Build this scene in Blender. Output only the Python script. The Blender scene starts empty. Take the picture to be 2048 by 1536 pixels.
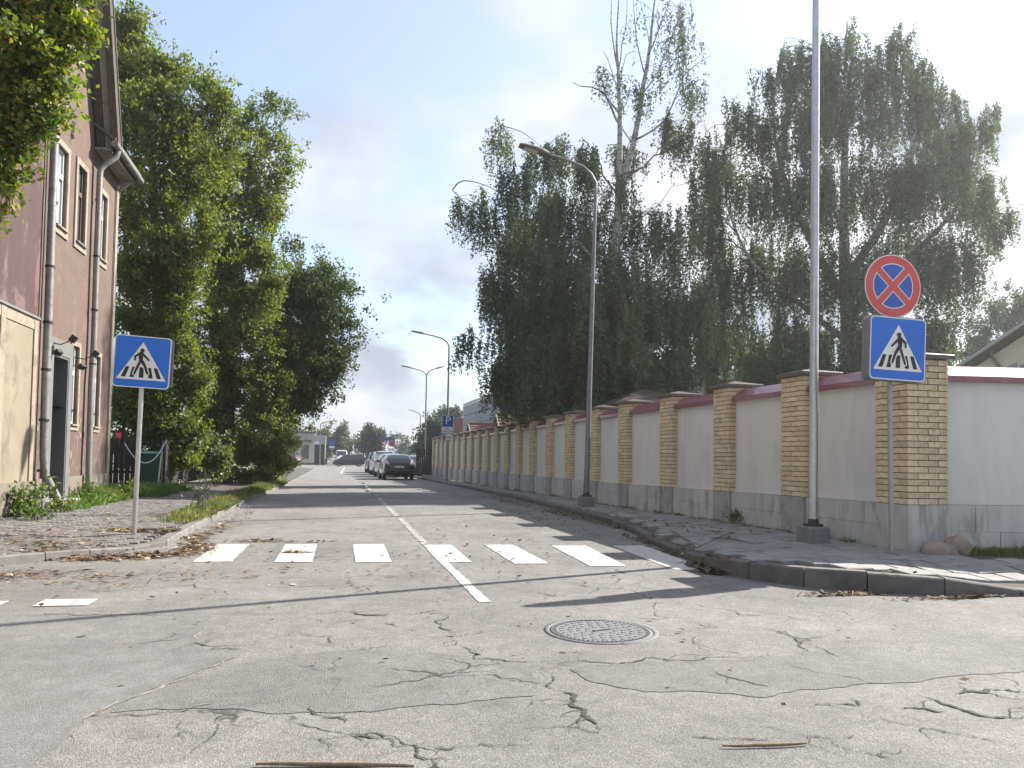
import bpy, bmesh, math, random
import numpy as np
from mathutils import Vector, Matrix

# ------------------------------------------------------------------ camera, sky, sun, exposure
scene = bpy.context.scene
COL = scene.collection
rad = math.radians
rng = np.random.default_rng(11)
random.seed(11)

F, CX, CY = 1538.0, 1024.0, 768.0            # focal length and centre in a 2048 x 1536 frame
YAW, PITCH, ROLL, HC, SHY = math.atan(356 / 1538.0), rad(2.2), rad(0.95), 1.22, 87.83
Rz = Matrix.Rotation(-YAW, 3, 'Z')
_f = Vector((0, math.cos(PITCH), math.sin(PITCH)))
_u = Vector((0, -math.sin(PITCH), math.cos(PITCH)))
_r = Vector((1, 0, 0))
CR = Rz @ (math.cos(ROLL) * _r + math.sin(ROLL) * _u)
CU = Rz @ (-math.sin(ROLL) * _r + math.cos(ROLL) * _u)
CF = Rz @ _f
cam = bpy.data.cameras.new('camera')
cam.sensor_width = 36.0
cam.lens = 36.0 * F / 2048.0
cam.shift_y = SHY / 2048.0
cam.clip_start = 0.05
cam.clip_end = 6000
camo = bpy.data.objects.new('camera', cam)
COL.objects.link(camo)
m = Matrix((CR, CU, -CF)).transposed().to_4x4()
m.translation = Vector((0, 0, HC))
camo.matrix_world = m
scene.camera = camo


def at(px, py, d):
    """world point for a spot seen at (px, py) of the photograph, d metres along the view axis"""
    k = d / F
    return Vector((0, 0, HC)) + CF * d + CR * ((px - CX) * k) - CU * ((py - CY - SHY) * k)


def onz(px, py, z=0.0):
    v = CF * F + CR * (px - CX) - CU * (py - CY - SHY)
    return Vector((0, 0, HC)) + v * ((z - HC) / v.z)


SUN_AZ, SUN_EL = rad(70.5), rad(36.3)          # azimuth clockwise from +Y (the road's direction)
SUN = Vector((math.sin(SUN_AZ) * math.cos(SUN_EL), math.cos(SUN_AZ) * math.cos(SUN_EL), math.sin(SUN_EL)))
sl = bpy.data.lights.new('sun', 'SUN')
sl.energy = 3.9
sl.angle = rad(0.53)
sl.color = (1.0, 0.945, 0.865)
so = bpy.data.objects.new('sun', sl)
COL.objects.link(so)
so.rotation_euler = (-SUN).to_track_quat('-Z', 'Y').to_euler()
so.location = SUN * 60

world = bpy.data.worlds.new('World')
scene.world = world
world.use_nodes = True
wn, wl = world.node_tree.nodes, world.node_tree.links
wn.clear()


def W(t, **k):
    n = wn.new(t)
    for a, b in k.items():
        setattr(n, a, b)
    return n


sky = W('ShaderNodeTexSky', sky_type='NISHITA', sun_disc=False, sun_elevation=SUN_EL, sun_rotation=SUN_AZ)
sky.air_density, sky.dust_density, sky.ozone_density = 1.0, 1.6, 1.0
tc = W('ShaderNodeTexCoord')
sep = W('ShaderNodeSeparateXYZ')
wl.new(tc.outputs['Generated'], sep.inputs[0])
zz = W('ShaderNodeMath', operation='MAXIMUM'); zz.inputs[1].default_value = 0.0
wl.new(sep.outputs['Z'], zz.inputs[0])
za = W('ShaderNodeMath', operation='ADD'); za.inputs[1].default_value = 0.42
wl.new(zz.outputs[0], za.inputs[0])
cmb = W('ShaderNodeCombineXYZ')
for i, ax in enumerate('XY'):
    dv = W('ShaderNodeMath', operation='DIVIDE')
    wl.new(sep.outputs[ax], dv.inputs[0]); wl.new(za.outputs[0], dv.inputs[1])
    wl.new(dv.outputs[0], cmb.inputs[i])
cmb.inputs[2].default_value = 3.7
n1 = W('ShaderNodeTexNoise'); n1.inputs['Scale'].default_value = 1.7; n1.inputs['Detail'].default_value = 7
n1.inputs['Roughness'].default_value = 0.52; n1.inputs['Distortion'].default_value = 0.35
wl.new(cmb.outputs[0], n1.inputs['Vector'])
n2 = W('ShaderNodeTexNoise'); n2.inputs['Scale'].default_value = 2.6; n2.inputs['Detail'].default_value = 5
wl.new(cmb.outputs[0], n2.inputs['Vector'])
mask = W('ShaderNodeMapRange', interpolation_type='SMOOTHSTEP')
mask.inputs['From Min'].default_value = 0.41; mask.inputs['From Max'].default_value = 0.57
wl.new(n1.outputs['Fac'], mask.inputs['Value'])
shade = W('ShaderNodeMapRange')
shade.inputs['From Min'].default_value = 0.40; shade.inputs['From Max'].default_value = 0.60
wl.new(n2.outputs['Fac'], shade.inputs['Value'])
ccol = W('ShaderNodeMix', data_type='RGBA')
ccol.inputs['A'].default_value = (1.72, 1.92, 2.28, 1)       # grey undersides of the cloud
ccol.inputs['B'].default_value = (3.02, 3.07, 3.20, 1)      # bright cloud
wl.new(shade.outputs[0], ccol.inputs['Factor'])
haz = W('ShaderNodeMix', data_type='RGBA')                  # thin white veil over the blue
haz.inputs['Factor'].default_value = 0.45
haz.inputs['B'].default_value = (1.98, 2.28, 2.86, 1)
wl.new(sky.outputs[0], haz.inputs['A'])
mx = W('ShaderNodeMix', data_type='RGBA')
wl.new(mask.outputs[0], mx.inputs['Factor'])
wl.new(haz.outputs['Result'], mx.inputs['A']); wl.new(ccol.outputs['Result'], mx.inputs['B'])
bg = W('ShaderNodeBackground'); bg.inputs['Strength'].default_value = 0.10
wl.new(mx.outputs['Result'], bg.inputs['Color'])
wo = W('ShaderNodeOutputWorld')
wl.new(bg.outputs[0], wo.inputs['Surface'])

vs = scene.view_settings
scene.display_settings.display_device = 'sRGB'
vs.view_transform = 'Standard'
vs.look = 'None'
vs.exposure = 1.68
vs.gamma = 1.0
vs.use_curve_mapping = False
scene.render.engine = 'CYCLES'
scene.cycles.use_denoising = True
scene.cycles.max_bounces = 8
scene.cycles.transparent_max_bounces = 8
scene.cycles.volume_bounces = 0
scene.cycles.sample_clamp_indirect = 6.0
scene.cycles.use_adaptive_sampling = True
scene.cycles.adaptive_threshold = 0.015

# ------------------------------------------------------------------ materials
MATS = {}


def srgb(r, g, b):
    return tuple((c / 255 / 12.92 if c / 255 <= .04045 else ((c / 255 + .055) / 1.055) ** 2.4) for c in (r, g, b))


def mat(name, c1, c2=None, scale=4.0, rough=0.8, metal=0.0, bump=0.0, bscale=60.0, rnd=None, rv=0.25,
        stain=None, sscale=1.2, samt=0.5, spec=0.4, coat=0.0, stretch=None, sdetail=5, srange=(0.5, 0.66)):
    """procedural Principled: two tones by noise, per-piece variation, stains with their own outline, fine bump"""
    if name in MATS:
        return MATS[name]
    mt = bpy.data.materials.new(name)
    mt.use_nodes = True
    nt = mt.node_tree
    N, L = nt.nodes, nt.links
    b = N['Principled BSDF']
    b.inputs['Roughness'].default_value = rough
    b.inputs['Metallic'].default_value = metal
    b.inputs['Specular IOR Level'].default_value = spec
    b.inputs['Coat Weight'].default_value = coat
    t = N.new('ShaderNodeTexCoord')
    vec = t.outputs['Object']
    if stretch:
        mp = N.new('ShaderNodeMapping'); mp.inputs['Scale'].default_value = stretch
        L.new(vec, mp.inputs['Vector']); vec = mp.outputs[0]
    c2 = c2 or tuple(x * 0.8 for x in c1)
    no = N.new('ShaderNodeTexNoise'); no.inputs['Scale'].default_value = scale
    no.inputs['Detail'].default_value = 6; no.inputs['Roughness'].default_value = .6
    L.new(vec, no.inputs['Vector'])
    mr = N.new('ShaderNodeMapRange'); mr.inputs['From Min'].default_value = .3; mr.inputs['From Max'].default_value = .7
    L.new(no.outputs['Fac'], mr.inputs['Value'])
    mi = N.new('ShaderNodeMix'); mi.data_type = 'RGBA'
    mi.inputs['A'].default_value = (*c1, 1); mi.inputs['B'].default_value = (*c2, 1)
    L.new(mr.outputs[0], mi.inputs['Factor'])
    out = mi.outputs['Result']
    if stain:
        s = N.new('ShaderNodeTexNoise'); s.inputs['Scale'].default_value = sscale; s.inputs['Detail'].default_value = sdetail
        s.inputs['Roughness'].default_value = .65; s.inputs['Distortion'].default_value = .6
        L.new(vec, s.inputs['Vector'])
        r2 = N.new('ShaderNodeMapRange'); r2.interpolation_type = 'SMOOTHSTEP'
        r2.inputs['From Min'].default_value = srange[0]; r2.inputs['From Max'].default_value = srange[1]
        r2.inputs['To Max'].default_value = samt
        L.new(s.outputs['Fac'], r2.inputs['Value'])
        m2 = N.new('ShaderNodeMix'); m2.data_type = 'RGBA'
        m2.inputs['B'].default_value = (*stain, 1)
        L.new(r2.outputs[0], m2.inputs['Factor']); L.new(out, m2.inputs['A'])
        out = m2.outputs['Result']
    if rnd:
        if rnd == 'object':
            ro = N.new('ShaderNodeObjectInfo').outputs['Random']
        else:
            ro = N.new('ShaderNodeNewGeometry').outputs['Random Per Island']
        r3 = N.new('ShaderNodeMapRange'); r3.inputs['To Min'].default_value = 1 - rv; r3.inputs['To Max'].default_value = 1 + rv
        L.new(ro, r3.inputs['Value'])
        hv = N.new('ShaderNodeHueSaturation')
        L.new(r3.outputs[0], hv.inputs['Value']); L.new(out, hv.inputs['Color'])
        out = hv.outputs['Color']
    L.new(out, b.inputs['Base Color'])
    if bump:
        nb = N.new('ShaderNodeTexNoise'); nb.inputs['Scale'].default_value = bscale; nb.inputs['Detail'].default_value = 5
        L.new(vec, nb.inputs['Vector'])
        bp = N.new('ShaderNodeBump'); bp.inputs['Strength'].default_value = bump; bp.inputs['Distance'].default_value = .01
        L.new(nb.outputs['Fac'], bp.inputs['Height']); L.new(bp.outputs[0], b.inputs['Normal'])
    MATS[name] = mt
    return mt


def leafmat(name, cols, trans=0.45, rough=0.55, gloss=0.06, tint=(1.25, 1.35, 0.55), hue=(-.035, .012)):
    """leaf: diffuse + translucent + a little gloss, the colour picked leaf by leaf"""
    mt = bpy.data.materials.new(name); mt.use_nodes = True
    nt = mt.node_tree; N, L = nt.nodes, nt.links
    N.clear()
    g = N.new('ShaderNodeNewGeometry')
    rp = N.new('ShaderNodeValToRGB')
    e = rp.color_ramp.elements
    e[0].position = 0; e[0].color = (*cols[0], 1)
    e[1].position = 1; e[1].color = (*cols[-1], 1)
    for i, c in enumerate(cols[1:-1]):
        q = e.new((i + 1) / (len(cols) - 1)); q.color = (*c, 1)
    L.new(g.outputs['Random Per Island'], rp.inputs[0])
    t = N.new('ShaderNodeTexCoord')
    no = N.new('ShaderNodeTexNoise'); no.inputs['Scale'].default_value = .7; no.inputs['Detail'].default_value = 3
    L.new(t.outputs['Object'], no.inputs['Vector'])
    mr = N.new('ShaderNodeMapRange'); mr.inputs['From Min'].default_value = .3; mr.inputs['From Max'].default_value = .7
    mr.inputs['To Min'].default_value = .72; mr.inputs['To Max'].default_value = 1.3
    L.new(no.outputs['Fac'], mr.inputs['Value'])
    hv = N.new('ShaderNodeHueSaturation')
    n3 = N.new('ShaderNodeTexNoise'); n3.inputs['Scale'].default_value = .9; n3.inputs['Detail'].default_value = 2
    mp3 = N.new('ShaderNodeVectorMath'); mp3.operation = 'ADD'; mp3.inputs[1].default_value = (7.3, 2.1, 5.5)
    L.new(t.outputs['Object'], mp3.inputs[0]); L.new(mp3.outputs[0], n3.inputs['Vector'])
    hr = N.new('ShaderNodeMapRange'); hr.inputs['From Min'].default_value = .35; hr.inputs['From Max'].default_value = .65
    hr.inputs['To Min'].default_value = .5 + hue[0]; hr.inputs['To Max'].default_value = .5 + hue[1]
    L.new(n3.outputs['Fac'], hr.inputs['Value']); L.new(hr.outputs[0], hv.inputs['Hue'])
    L.new(mr.outputs[0], hv.inputs['Value']); L.new(rp.outputs[0], hv.inputs['Color'])
    d = N.new('ShaderNodeBsdfDiffuse'); L.new(hv.outputs[0], d.inputs['Color'])
    tm = N.new('ShaderNodeMix'); tm.data_type = 'RGBA'; tm.blend_type = 'MULTIPLY'; tm.inputs['Factor'].default_value = 1
    tm.inputs['B'].default_value = (*tint, 1)
    L.new(hv.outputs[0], tm.inputs['A'])
    tr = N.new('ShaderNodeBsdfTranslucent'); L.new(tm.outputs['Result'], tr.inputs['Color'])
    m1 = N.new('ShaderNodeMixShader'); m1.inputs[0].default_value = trans
    L.new(d.outputs[0], m1.inputs[1]); L.new(tr.outputs[0], m1.inputs[2])
    gl = N.new('ShaderNodeBsdfGlossy'); gl.inputs['Roughness'].default_value = rough
    gl.inputs['Color'].default_value = (.8, .85, .9, 1)
    m2 = N.new('ShaderNodeMixShader'); m2.inputs[0].default_value = gloss
    L.new(m1.outputs[0], m2.inputs[1]); L.new(gl.outputs[0], m2.inputs[2])
    o = N.new('ShaderNodeOutputMaterial'); L.new(m2.outputs[0], o.inputs['Surface'])
    MATS[name] = mt
    return mt


def asphalt(name, lo, hi, grain=150, crack=0.5, seed=0.0):
    mt = bpy.data.materials.new(name); mt.use_nodes = True
    nt = mt.node_tree; N, L = nt.nodes, nt.links
    b = N['Principled BSDF']; b.inputs['Roughness'].default_value = .82; b.inputs['Specular IOR Level'].default_value = .25
    t = N.new('ShaderNodeTexCoord'); mp = N.new('ShaderNodeMapping'); mp.inputs['Location'].default_value = (seed, seed * .7, 0)
    L.new(t.outputs['Object'], mp.inputs['Vector'])
    v = mp.outputs[0]

    def noise(sc, det=4, ro=.55, dist=0):
        n = N.new('ShaderNodeTexNoise'); n.inputs['Scale'].default_value = sc; n.inputs['Detail'].default_value = det
        n.inputs['Roughness'].default_value = ro; n.inputs['Distortion'].default_value = dist
        L.new(v, n.inputs['Vector'])
        return n

    def rng_(src, a, b_, c=0., d=1., smooth=False):
        r = N.new('ShaderNodeMapRange')
        if smooth:
            r.interpolation_type = 'SMOOTHSTEP'
        r.inputs['From Min'].default_value = a; r.inputs['From Max'].default_value = b_
        r.inputs['To Min'].default_value = c; r.inputs['To Max'].default_value = d
        L.new(src, r.inputs['Value'])
        return r.outputs[0]

    def mul(a, c):
        q = N.new('ShaderNodeMath'); q.operation = 'MULTIPLY'
        L.new(a, q.inputs[0])
        if isinstance(c, float):
            q.inputs[1].default_value = c
        else:
            L.new(c, q.inputs[1])
        return q.outputs[0]
    big = noise(.55, 5, .6, .4)
    mix = N.new('ShaderNodeMix'); mix.data_type = 'RGBA'
    mix.inputs['A'].default_value = (*lo, 1); mix.inputs['B'].default_value = (*hi, 1)
    L.new(rng_(big.outputs['Fac'], .3, .68), mix.inputs['Factor'])
    ag = noise(grain, 2, .7)
    agv = rng_(ag.outputs['Fac'], .3, .7, .62, 1.38)
    vo = N.new('ShaderNodeTexVoronoi'); vo.inputs['Scale'].default_value = grain * .45
    L.new(v, vo.inputs['Vector'])
    st = N.new('ShaderNodeSeparateColor'); L.new(vo.outputs['Color'], st.inputs[0])
    stv = rng_(st.outputs[0], 0, 1, .86, 1.14)
    mid = mul(rng_(noise(7, 4).outputs['Fac'], .3, .7, .88, 1.1), rng_(noise(1.9, 5, .65, .8).outputs['Fac'], .32, .68, .84, 1.12))
    val = mul(mul(agv, stv), mid)
    # hairline cracking: warped cells, kept only in some areas
    nw = noise(1.3, 4, .6)
    wv = N.new('ShaderNodeVectorMath'); wv.operation = 'SCALE'; wv.inputs['Scale'].default_value = .8
    L.new(nw.outputs['Color'], wv.inputs[0])
    ad = N.new('ShaderNodeVectorMath'); ad.operation = 'ADD'
    L.new(v, ad.inputs[0]); L.new(wv.outputs[0], ad.inputs[1])
    ve = N.new('ShaderNodeTexVoronoi'); ve.feature = 'DISTANCE_TO_EDGE'; ve.inputs['Scale'].default_value = 1.1
    L.new(ad.outputs[0], ve.inputs['Vector'])
    line = rng_(ve.outputs['Distance'], .004, .016, 1, 0, True)
    where = rng_(noise(.5, 2).outputs['Fac'], .44, .56)
    thin = rng_(noise(3, 3).outputs['Fac'], .42, .55)
    cr = mul(mul(mul(line, where), thin), crack)
    inv = N.new('ShaderNodeMath'); inv.operation = 'SUBTRACT'; inv.inputs[0].default_value = 1.0
    L.new(cr, inv.inputs[1])
    val = mul(val, inv.outputs[0])
    hv = N.new('ShaderNodeHueSaturation')
    L.new(val, hv.inputs['Value']); L.new(mix.outputs['Result'], hv.inputs['Color'])
    L.new(hv.outputs[0], b.inputs['Base Color'])
    bp = N.new('ShaderNodeBump'); bp.inputs['Strength'].default_value = .55; bp.inputs['Distance'].default_value = .012
    L.new(val, bp.inputs['Height']); L.new(bp.outputs[0], b.inputs['Normal'])
    MATS[name] = mt
    return mt


def glass(name, tint=(.03, .04, .045), rough=.04):
    return mat(name, tint, tuple(c * 1.3 for c in tint), rough=rough, spec=.9, scale=2)


asphalt('asphalt', (.160, .154, .147), (.225, .216, .205), 130, .8)
asphalt('asphalt_smooth', (.172, .168, .164), (.210, .205, .199), 190, .15, 31.)
asphalt('asphalt_dark', (.146, .141, .136), (.192, .186, .178), 125, .5, 77.)
mat('paint', (.50, .49, .468), (.40, .39, .37), 9, .7, bump=.3, bscale=140, stain=(.22, .21, .195), sscale=14, samt=.8, srange=(.52, .63))
mat('paint_worn', (.40, .39, .37), (.30, .29, .27), 9, .75, bump=.3, bscale=140, stain=(.20, .19, .178), sscale=6, samt=.95, srange=(.44, .54), sdetail=8)
mat('crack', (.070, .065, .058), (.045, .042, .037), 18, 1)
mat('seam', (.29, .27, .24), (.20, .185, .165), 25, .9)
mat('paver_grey', (.270, .262, .252), (.205, .198, .190), 9, .85, bump=.5, bscale=90, rnd='object', rv=.13, stain=(.14, .13, .118), sscale=5, samt=.5)
mat('paver_grey_mass', (.270, .262, .252), (.205, .198, .190), 9, .85, bump=.5, bscale=90, rnd='island', rv=.13, stain=(.14, .13, .118), sscale=5, samt=.5)
mat('paver_brown', (.172, .163, .156), (.130, .122, .117), 12, .85, bump=.5, bscale=90, rnd='object', rv=.10, stain=(.085, .076, .068), sscale=5, samt=.55)
mat('paver_brown_mass', (.172, .163, .156), (.130, .122, .117), 12, .85, bump=.5, bscale=90, rnd='island', rv=.10, stain=(.085, .076, .068), sscale=5, samt=.55)
mat('joint', (.10, .092, .083), (.07, .065, .058), 20, 1, bump=.4)
mat('kerb', (.140, .131, .123), (.092, .086, .080), 6, .85, bump=.6, bscale=45, rnd='object', rv=.12, stain=(.07, .062, .055), sscale=3, samt=.55)
mat('kerb_light', (.195, .186, .174), (.145, .137, .128), 6, .85, bump=.6, bscale=45, rnd='object', rv=.1, stain=(.10, .09, .08), sscale=3, samt=.6)
mat('soil', (.13, .115, .09), (.075, .07, .05), 3, 1, bump=.8, bscale=25)
mat('ground', (.16, .145, .115), (.09, .10, .055), .6, 1, bump=.6, bscale=8)
BRC = (.64, .535, .345)
mat('brick', BRC, (.49, .385, .225), 14, .75, bump=.35, bscale=70, rnd='object', rv=.14, stain=(.24, .175, .105), sscale=9, samt=.35)
mat('brick_mass', BRC, (.49, .385, .225), 14, .75, bump=.35, bscale=70, rnd='island', rv=.14, stain=(.24, .175, .105), sscale=9, samt=.35)
mat('mortar', (.115, .092, .066), (.078, .062, .046), 20, .95, bump=.4)
mat('render_white', (.62, .60, .562), (.565, .545, .508), 2.2, .85, bump=.12, bscale=70, stain=(.44, .42, .39), sscale=1.5, samt=.34, stretch=(1.3, 1.3, .35), sdetail=8, srange=(.48, .68))
mat('concrete', (.50, .485, .46), (.40, .385, .362), 4, .88, bump=.35, bscale=50, rnd='object', rv=.07, stain=(.19, .18, .155), sscale=2.6, samt=.6, stretch=(1.6, 1.6, .45))
mat('concrete_shaded', (.36, .352, .34), (.28, .273, .262), 5, .88, bump=.35, bscale=50, stain=(.15, .145, .135), sscale=3, samt=.6)  # darker copy of the concrete, shade on the post footings put into its colour
mat('tile_dark', (.085, .062, .052), (.06, .044, .038), 9, .9, bump=.5, bscale=40)
mat('concrete_dark', (.20, .20, .205), (.15, .15, .155), 6, .85, bump=.35, bscale=50)
mat('cap_stone', (.105, .088, .075), (.07, .058, .05), 8, .45, bump=.2)
mat('coping', (.215, .040, .062), (.165, .032, .050), 3, .42, spec=.6, coat=.55, stain=(.25, .12, .13), sscale=3, samt=.4)
mat('galv', (.50, .51, .52), (.40, .41, .42), 12, .38, metal=.85, bump=.05)
mat('galv_dull', (.36, .36, .36), (.28, .28, .28), 10, .5, metal=.6)
mat('lamp_steel', (.20, .20, .205), (.15, .15, .155), 10, .55, metal=.3, stain=(.10, .098, .095), sscale=5, samt=.4)
mat('zinc', (.27, .26, .255), (.20, .19, .185), 5, .5, metal=.35, bump=.1, bscale=20, stain=(.10, .09, .085), sscale=6, samt=.5)
mat('dark_metal', (.045, .043, .042), (.03, .03, .03), 8, .55, metal=.3)
mat('lamp_head', (.16, .135, .12), (.13, .11, .10), 6, .5, metal=.3)
mat('sign_blue', srgb(16, 104, 204), srgb(14, 96, 192), 2, .35, spec=.5)
mat('sign_blue_dull', srgb(48, 92, 178), srgb(42, 84, 166), 2, .4)
mat('sign_white', (.74, .74, .72), (.68, .68, .66), 3, .4)
mat('sign_black', (.018, .018, .018), rough=.5)
mat('sign_red', srgb(206, 84, 78), srgb(196, 76, 72), 2, .4)
mat('sign_cream', (.56, .50, .40), (.50, .45, .36), 3, .5)
mat('sign_grey', (.20, .20, .21), (.15, .15, .16), 3, .5, metal=.3)
mat('house_pink', (.140, .099, .081), (.110, .076, .062), 2.4, .92, bump=.45, bscale=35, stain=(.175, .132, .110), sscale=1.6, samt=.6, sdetail=9)
mat('house_peel', (.120, .082, .067), (.096, .064, .052), 3, .92, bump=.4, bscale=35, stain=(.24, .20, .158), sscale=7, samt=.95, stretch=(1, 1.7, .6), sdetail=3, srange=(.59, .615))
mat('house_maroon', (.082, .050, .049), (.064, .038, .038), 2.4, .9, bump=.4, bscale=35, stain=(.15, .098, .092), sscale=1.1, samt=.8, stretch=(1, 1.2, .5), srange=(.55, .59), sdetail=9)
mat('house_cream', (.245, .208, .155), (.200, .166, .120), 1.6, .92, bump=.3, bscale=35, stain=(.130, .106, .078), sscale=2, samt=.7, sdetail=9)
mat('cream_trim', (.285, .248, .195), (.235, .20, .152), 5, .88, bump=.25, stain=(.13, .105, .08), sscale=4, samt=.6)
mat('plinth_render', (.185, .165, .132), (.138, .122, .098), 3, .92, bump=.4, stain=(.07, .06, .05), sscale=2.5, samt=.7)
mat('grey_paint', (.150, .150, .148), (.125, .125, .124), 3, .8, bump=.12)
mat('grey_paint_dark', (.105, .107, .112), (.09, .092, .096), 3, .8, bump=.12)
mat('upvc', (.52, .53, .54), (.46, .47, .48), 4, .4)
mat('old_wood', (.110, .090, .074), (.062, .050, .042), 7, .85, bump=.5, bscale=30, stain=(.03, .025, .02), sscale=4, samt=.7, stretch=(4, 4, .6))
mat('soffit', (.32, .30, .27), (.24, .22, .195), 6, .8, stain=(.12, .10, .085), sscale=5, samt=.5)
mat('roof_tin', (.11, .10, .098), (.075, .07, .068), 5, .7, bump=.2)
glass('pane', (.08, .09, .098))
glass('pane_light', (.26, .29, .31), .08)
mat('net_curtain', (.50, .50, .48), (.36, .36, .35), 22, .9, stretch=(1, 6, .25))
mat('door_grey', (.045, .047, .05), (.035, .036, .04), 4, .45)
mat('black_plastic', (.02, .02, .021), (.015, .015, .016), 6, .5)
mat('bin_green', (.03, .07, .055), (.025, .055, .045), 5, .5)
mat('chain_white', (.62, .66, .72), (.5, .54, .6), 30, .5)
mat('fence_dark', (.05, .042, .036), (.03, .026, .022), 9, .9, bump=.5)
mat('red_label', srgb(235, 70, 74), srgb(220, 60, 64), 4, .5)
mat('bark', (.062, .053, .045), (.034, .029, .024), 14, .95, bump=.9, bscale=25, stretch=(1, 1, .35))
mat('birch_bark', (.36, .35, .33), (.25, .24, .225), 5, .85, bump=.3, stain=(.05, .045, .04), sscale=5, samt=.95, stretch=(1, 1, 2.4), srange=(.53, .58))
mat('birch_twig', (.13, .10, .085), (.09, .07, .06), 14, .9)
mat('boulder', (.32, .24, .20), (.20, .165, .145), 5, .9, bump=.7, bscale=18)
mat('iron', (.19, .19, .19), (.145, .146, .148), 14, .75, metal=.1, spec=.2, bump=.3, bscale=60)
mat('cable', (.02, .02, .02), rough=.7)
mat('tile_brown', srgb(112, 84, 68), srgb(92, 68, 56), 9, .9, bump=.5, bscale=40)
mat('tile_red', srgb(128, 84, 76), srgb(108, 70, 64), 9, .9, bump=.5, bscale=40)
mat('cladding', (.20, .21, .235), (.17, .18, .20), 1.5, .55, metal=.15, rnd='object', rv=.03)
mat('maroon_clad', srgb(112, 64, 62), srgb(100, 56, 54), 2, .7)
mat('shop_white', (.55, .53, .50), (.47, .45, .43), 2, .85)
mat('shop_grey', (.38, .38, .38), (.32, .32, .32), 2, .8)
mat('yellow_render', (.52, .50, .40), (.46, .44, .36), 2, .9)
mat('car_dark', (.012, .014, .022), (.010, .012, .018), 3, .25, metal=.3, coat=.8)
mat('car_silver', (.46, .45, .43), (.42, .41, .39), 3, .3, metal=.6, coat=.6)
mat('car_white', (.66, .68, .71), (.60, .62, .65), 3, .35, coat=.5)
mat('car_brown', (.10, .055, .055), (.08, .045, .045), 3, .3, metal=.4, coat=.6)
mat('car_blue', (.02, .028, .05), (.018, .024, .04), 3, .28, metal=.3, coat=.7)
mat('tyre', (.018, .018, .018), (.012, .012, .012), 20, .9)
mat('rim', (.34, .34, .35), (.26, .26, .27), 5, .4, metal=.8)
mat('tail_red', (.40, .035, .035), (.32, .03, .03), 4, .2, spec=.8)
mat('tail_pale', (.62, .38, .36), (.55, .30, .30), 4, .2, spec=.8)
mat('lens_clear', (.62, .64, .66), rough=.1, spec=.9)
glass('car_glass', (.014, .017, .02), .03)
mat('litter', (.17, .11, .06), (.08, .055, .035), 30, .9, rnd='island', rv=.6)
mat('litter_pale', (.42, .36, .24), (.34, .26, .13), 30, .85, rnd='island', rv=.35)
mat('stick', (.26, .20, .13), (.13, .10, .07), 20, .9)
leafmat('leaf_maple', [(.070, .114, .020), (.100, .150, .024), (.140, .180, .028), (.200, .204, .034), (.084, .130, .024)], .52, gloss=.03, hue=(-.03, .012))
leafmat('leaf_maple_warm', [(.070, .110, .018), (.105, .145, .022), (.150, .165, .026), (.085, .130, .022)], .45)
leafmat('leaf_maple_shaded', [(.040, .070, .018), (.058, .092, .020), (.080, .112, .024), (.110, .124, .028), (.048, .080, .020)], .36, gloss=.03, hue=(-.02, .014))  # darker copy of the maple leaf, the crown's shade put into its colour
leafmat('leaf_front', [(.085, .150, .020), (.120, .190, .024), (.160, .215, .026), (.100, .165, .022), (.34, .27, .028), (.090, .150, .020)], .48, gloss=.03, hue=(-.012, .012))
leafmat('leaf_birch', [(.052, .082, .038), (.072, .105, .046), (.094, .122, .052), (.062, .094, .042)], .42, gloss=.05, tint=(1.15, 1.25, .7))
leafmat('leaf_bush', [(.125, .165, .018), (.185, .215, .022), (.25, .25, .028), (.10, .15, .02)], .5)
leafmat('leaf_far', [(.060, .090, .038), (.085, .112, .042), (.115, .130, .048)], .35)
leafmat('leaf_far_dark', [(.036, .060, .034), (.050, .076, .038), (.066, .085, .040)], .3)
leafmat('leaf_far_hazed', [(.075, .105, .075), (.095, .125, .088)], .35)  # pale blue of the distance haze put into the leaf colour
leafmat('leaf_weed', [(.065, .130, .020), (.095, .175, .024), (.07, .115, .022)], .42, gloss=.02)
leafmat('grass', [(.080, .130, .020), (.115, .165, .026), (.160, .175, .040), (.20, .175, .075)], .45)
leafmat('grass_lush', [(.080, .155, .020), (.118, .205, .024), (.150, .225, .030)], .5, hue=(-.03, .01))

# ------------------------------------------------------------------ helpers


def tag(o, label=None, cat=None, group=None, kind=None):
    if label: o['label'] = label
    if cat: o['category'] = cat
    if group: o['group'] = group
    if kind: o['kind'] = kind
    return o


def thing(name, label, cat, loc=(0, 0, 0), rz=0.0, group=None):
    o = bpy.data.objects.new(name, None)
    o.empty_display_size = .2
    COL.objects.link(o)
    o.location = loc
    o.rotation_euler = (0, 0, rz)
    return tag(o, label, cat, group)


def link(name, me, parent=None, loc=None, rot=None):
    o = bpy.data.objects.new(name, me)
    COL.objects.link(o)
    if parent: o.parent = parent
    if loc is not None: o.location = loc
    if rot is not None: o.rotation_euler = rot
    return o


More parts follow.
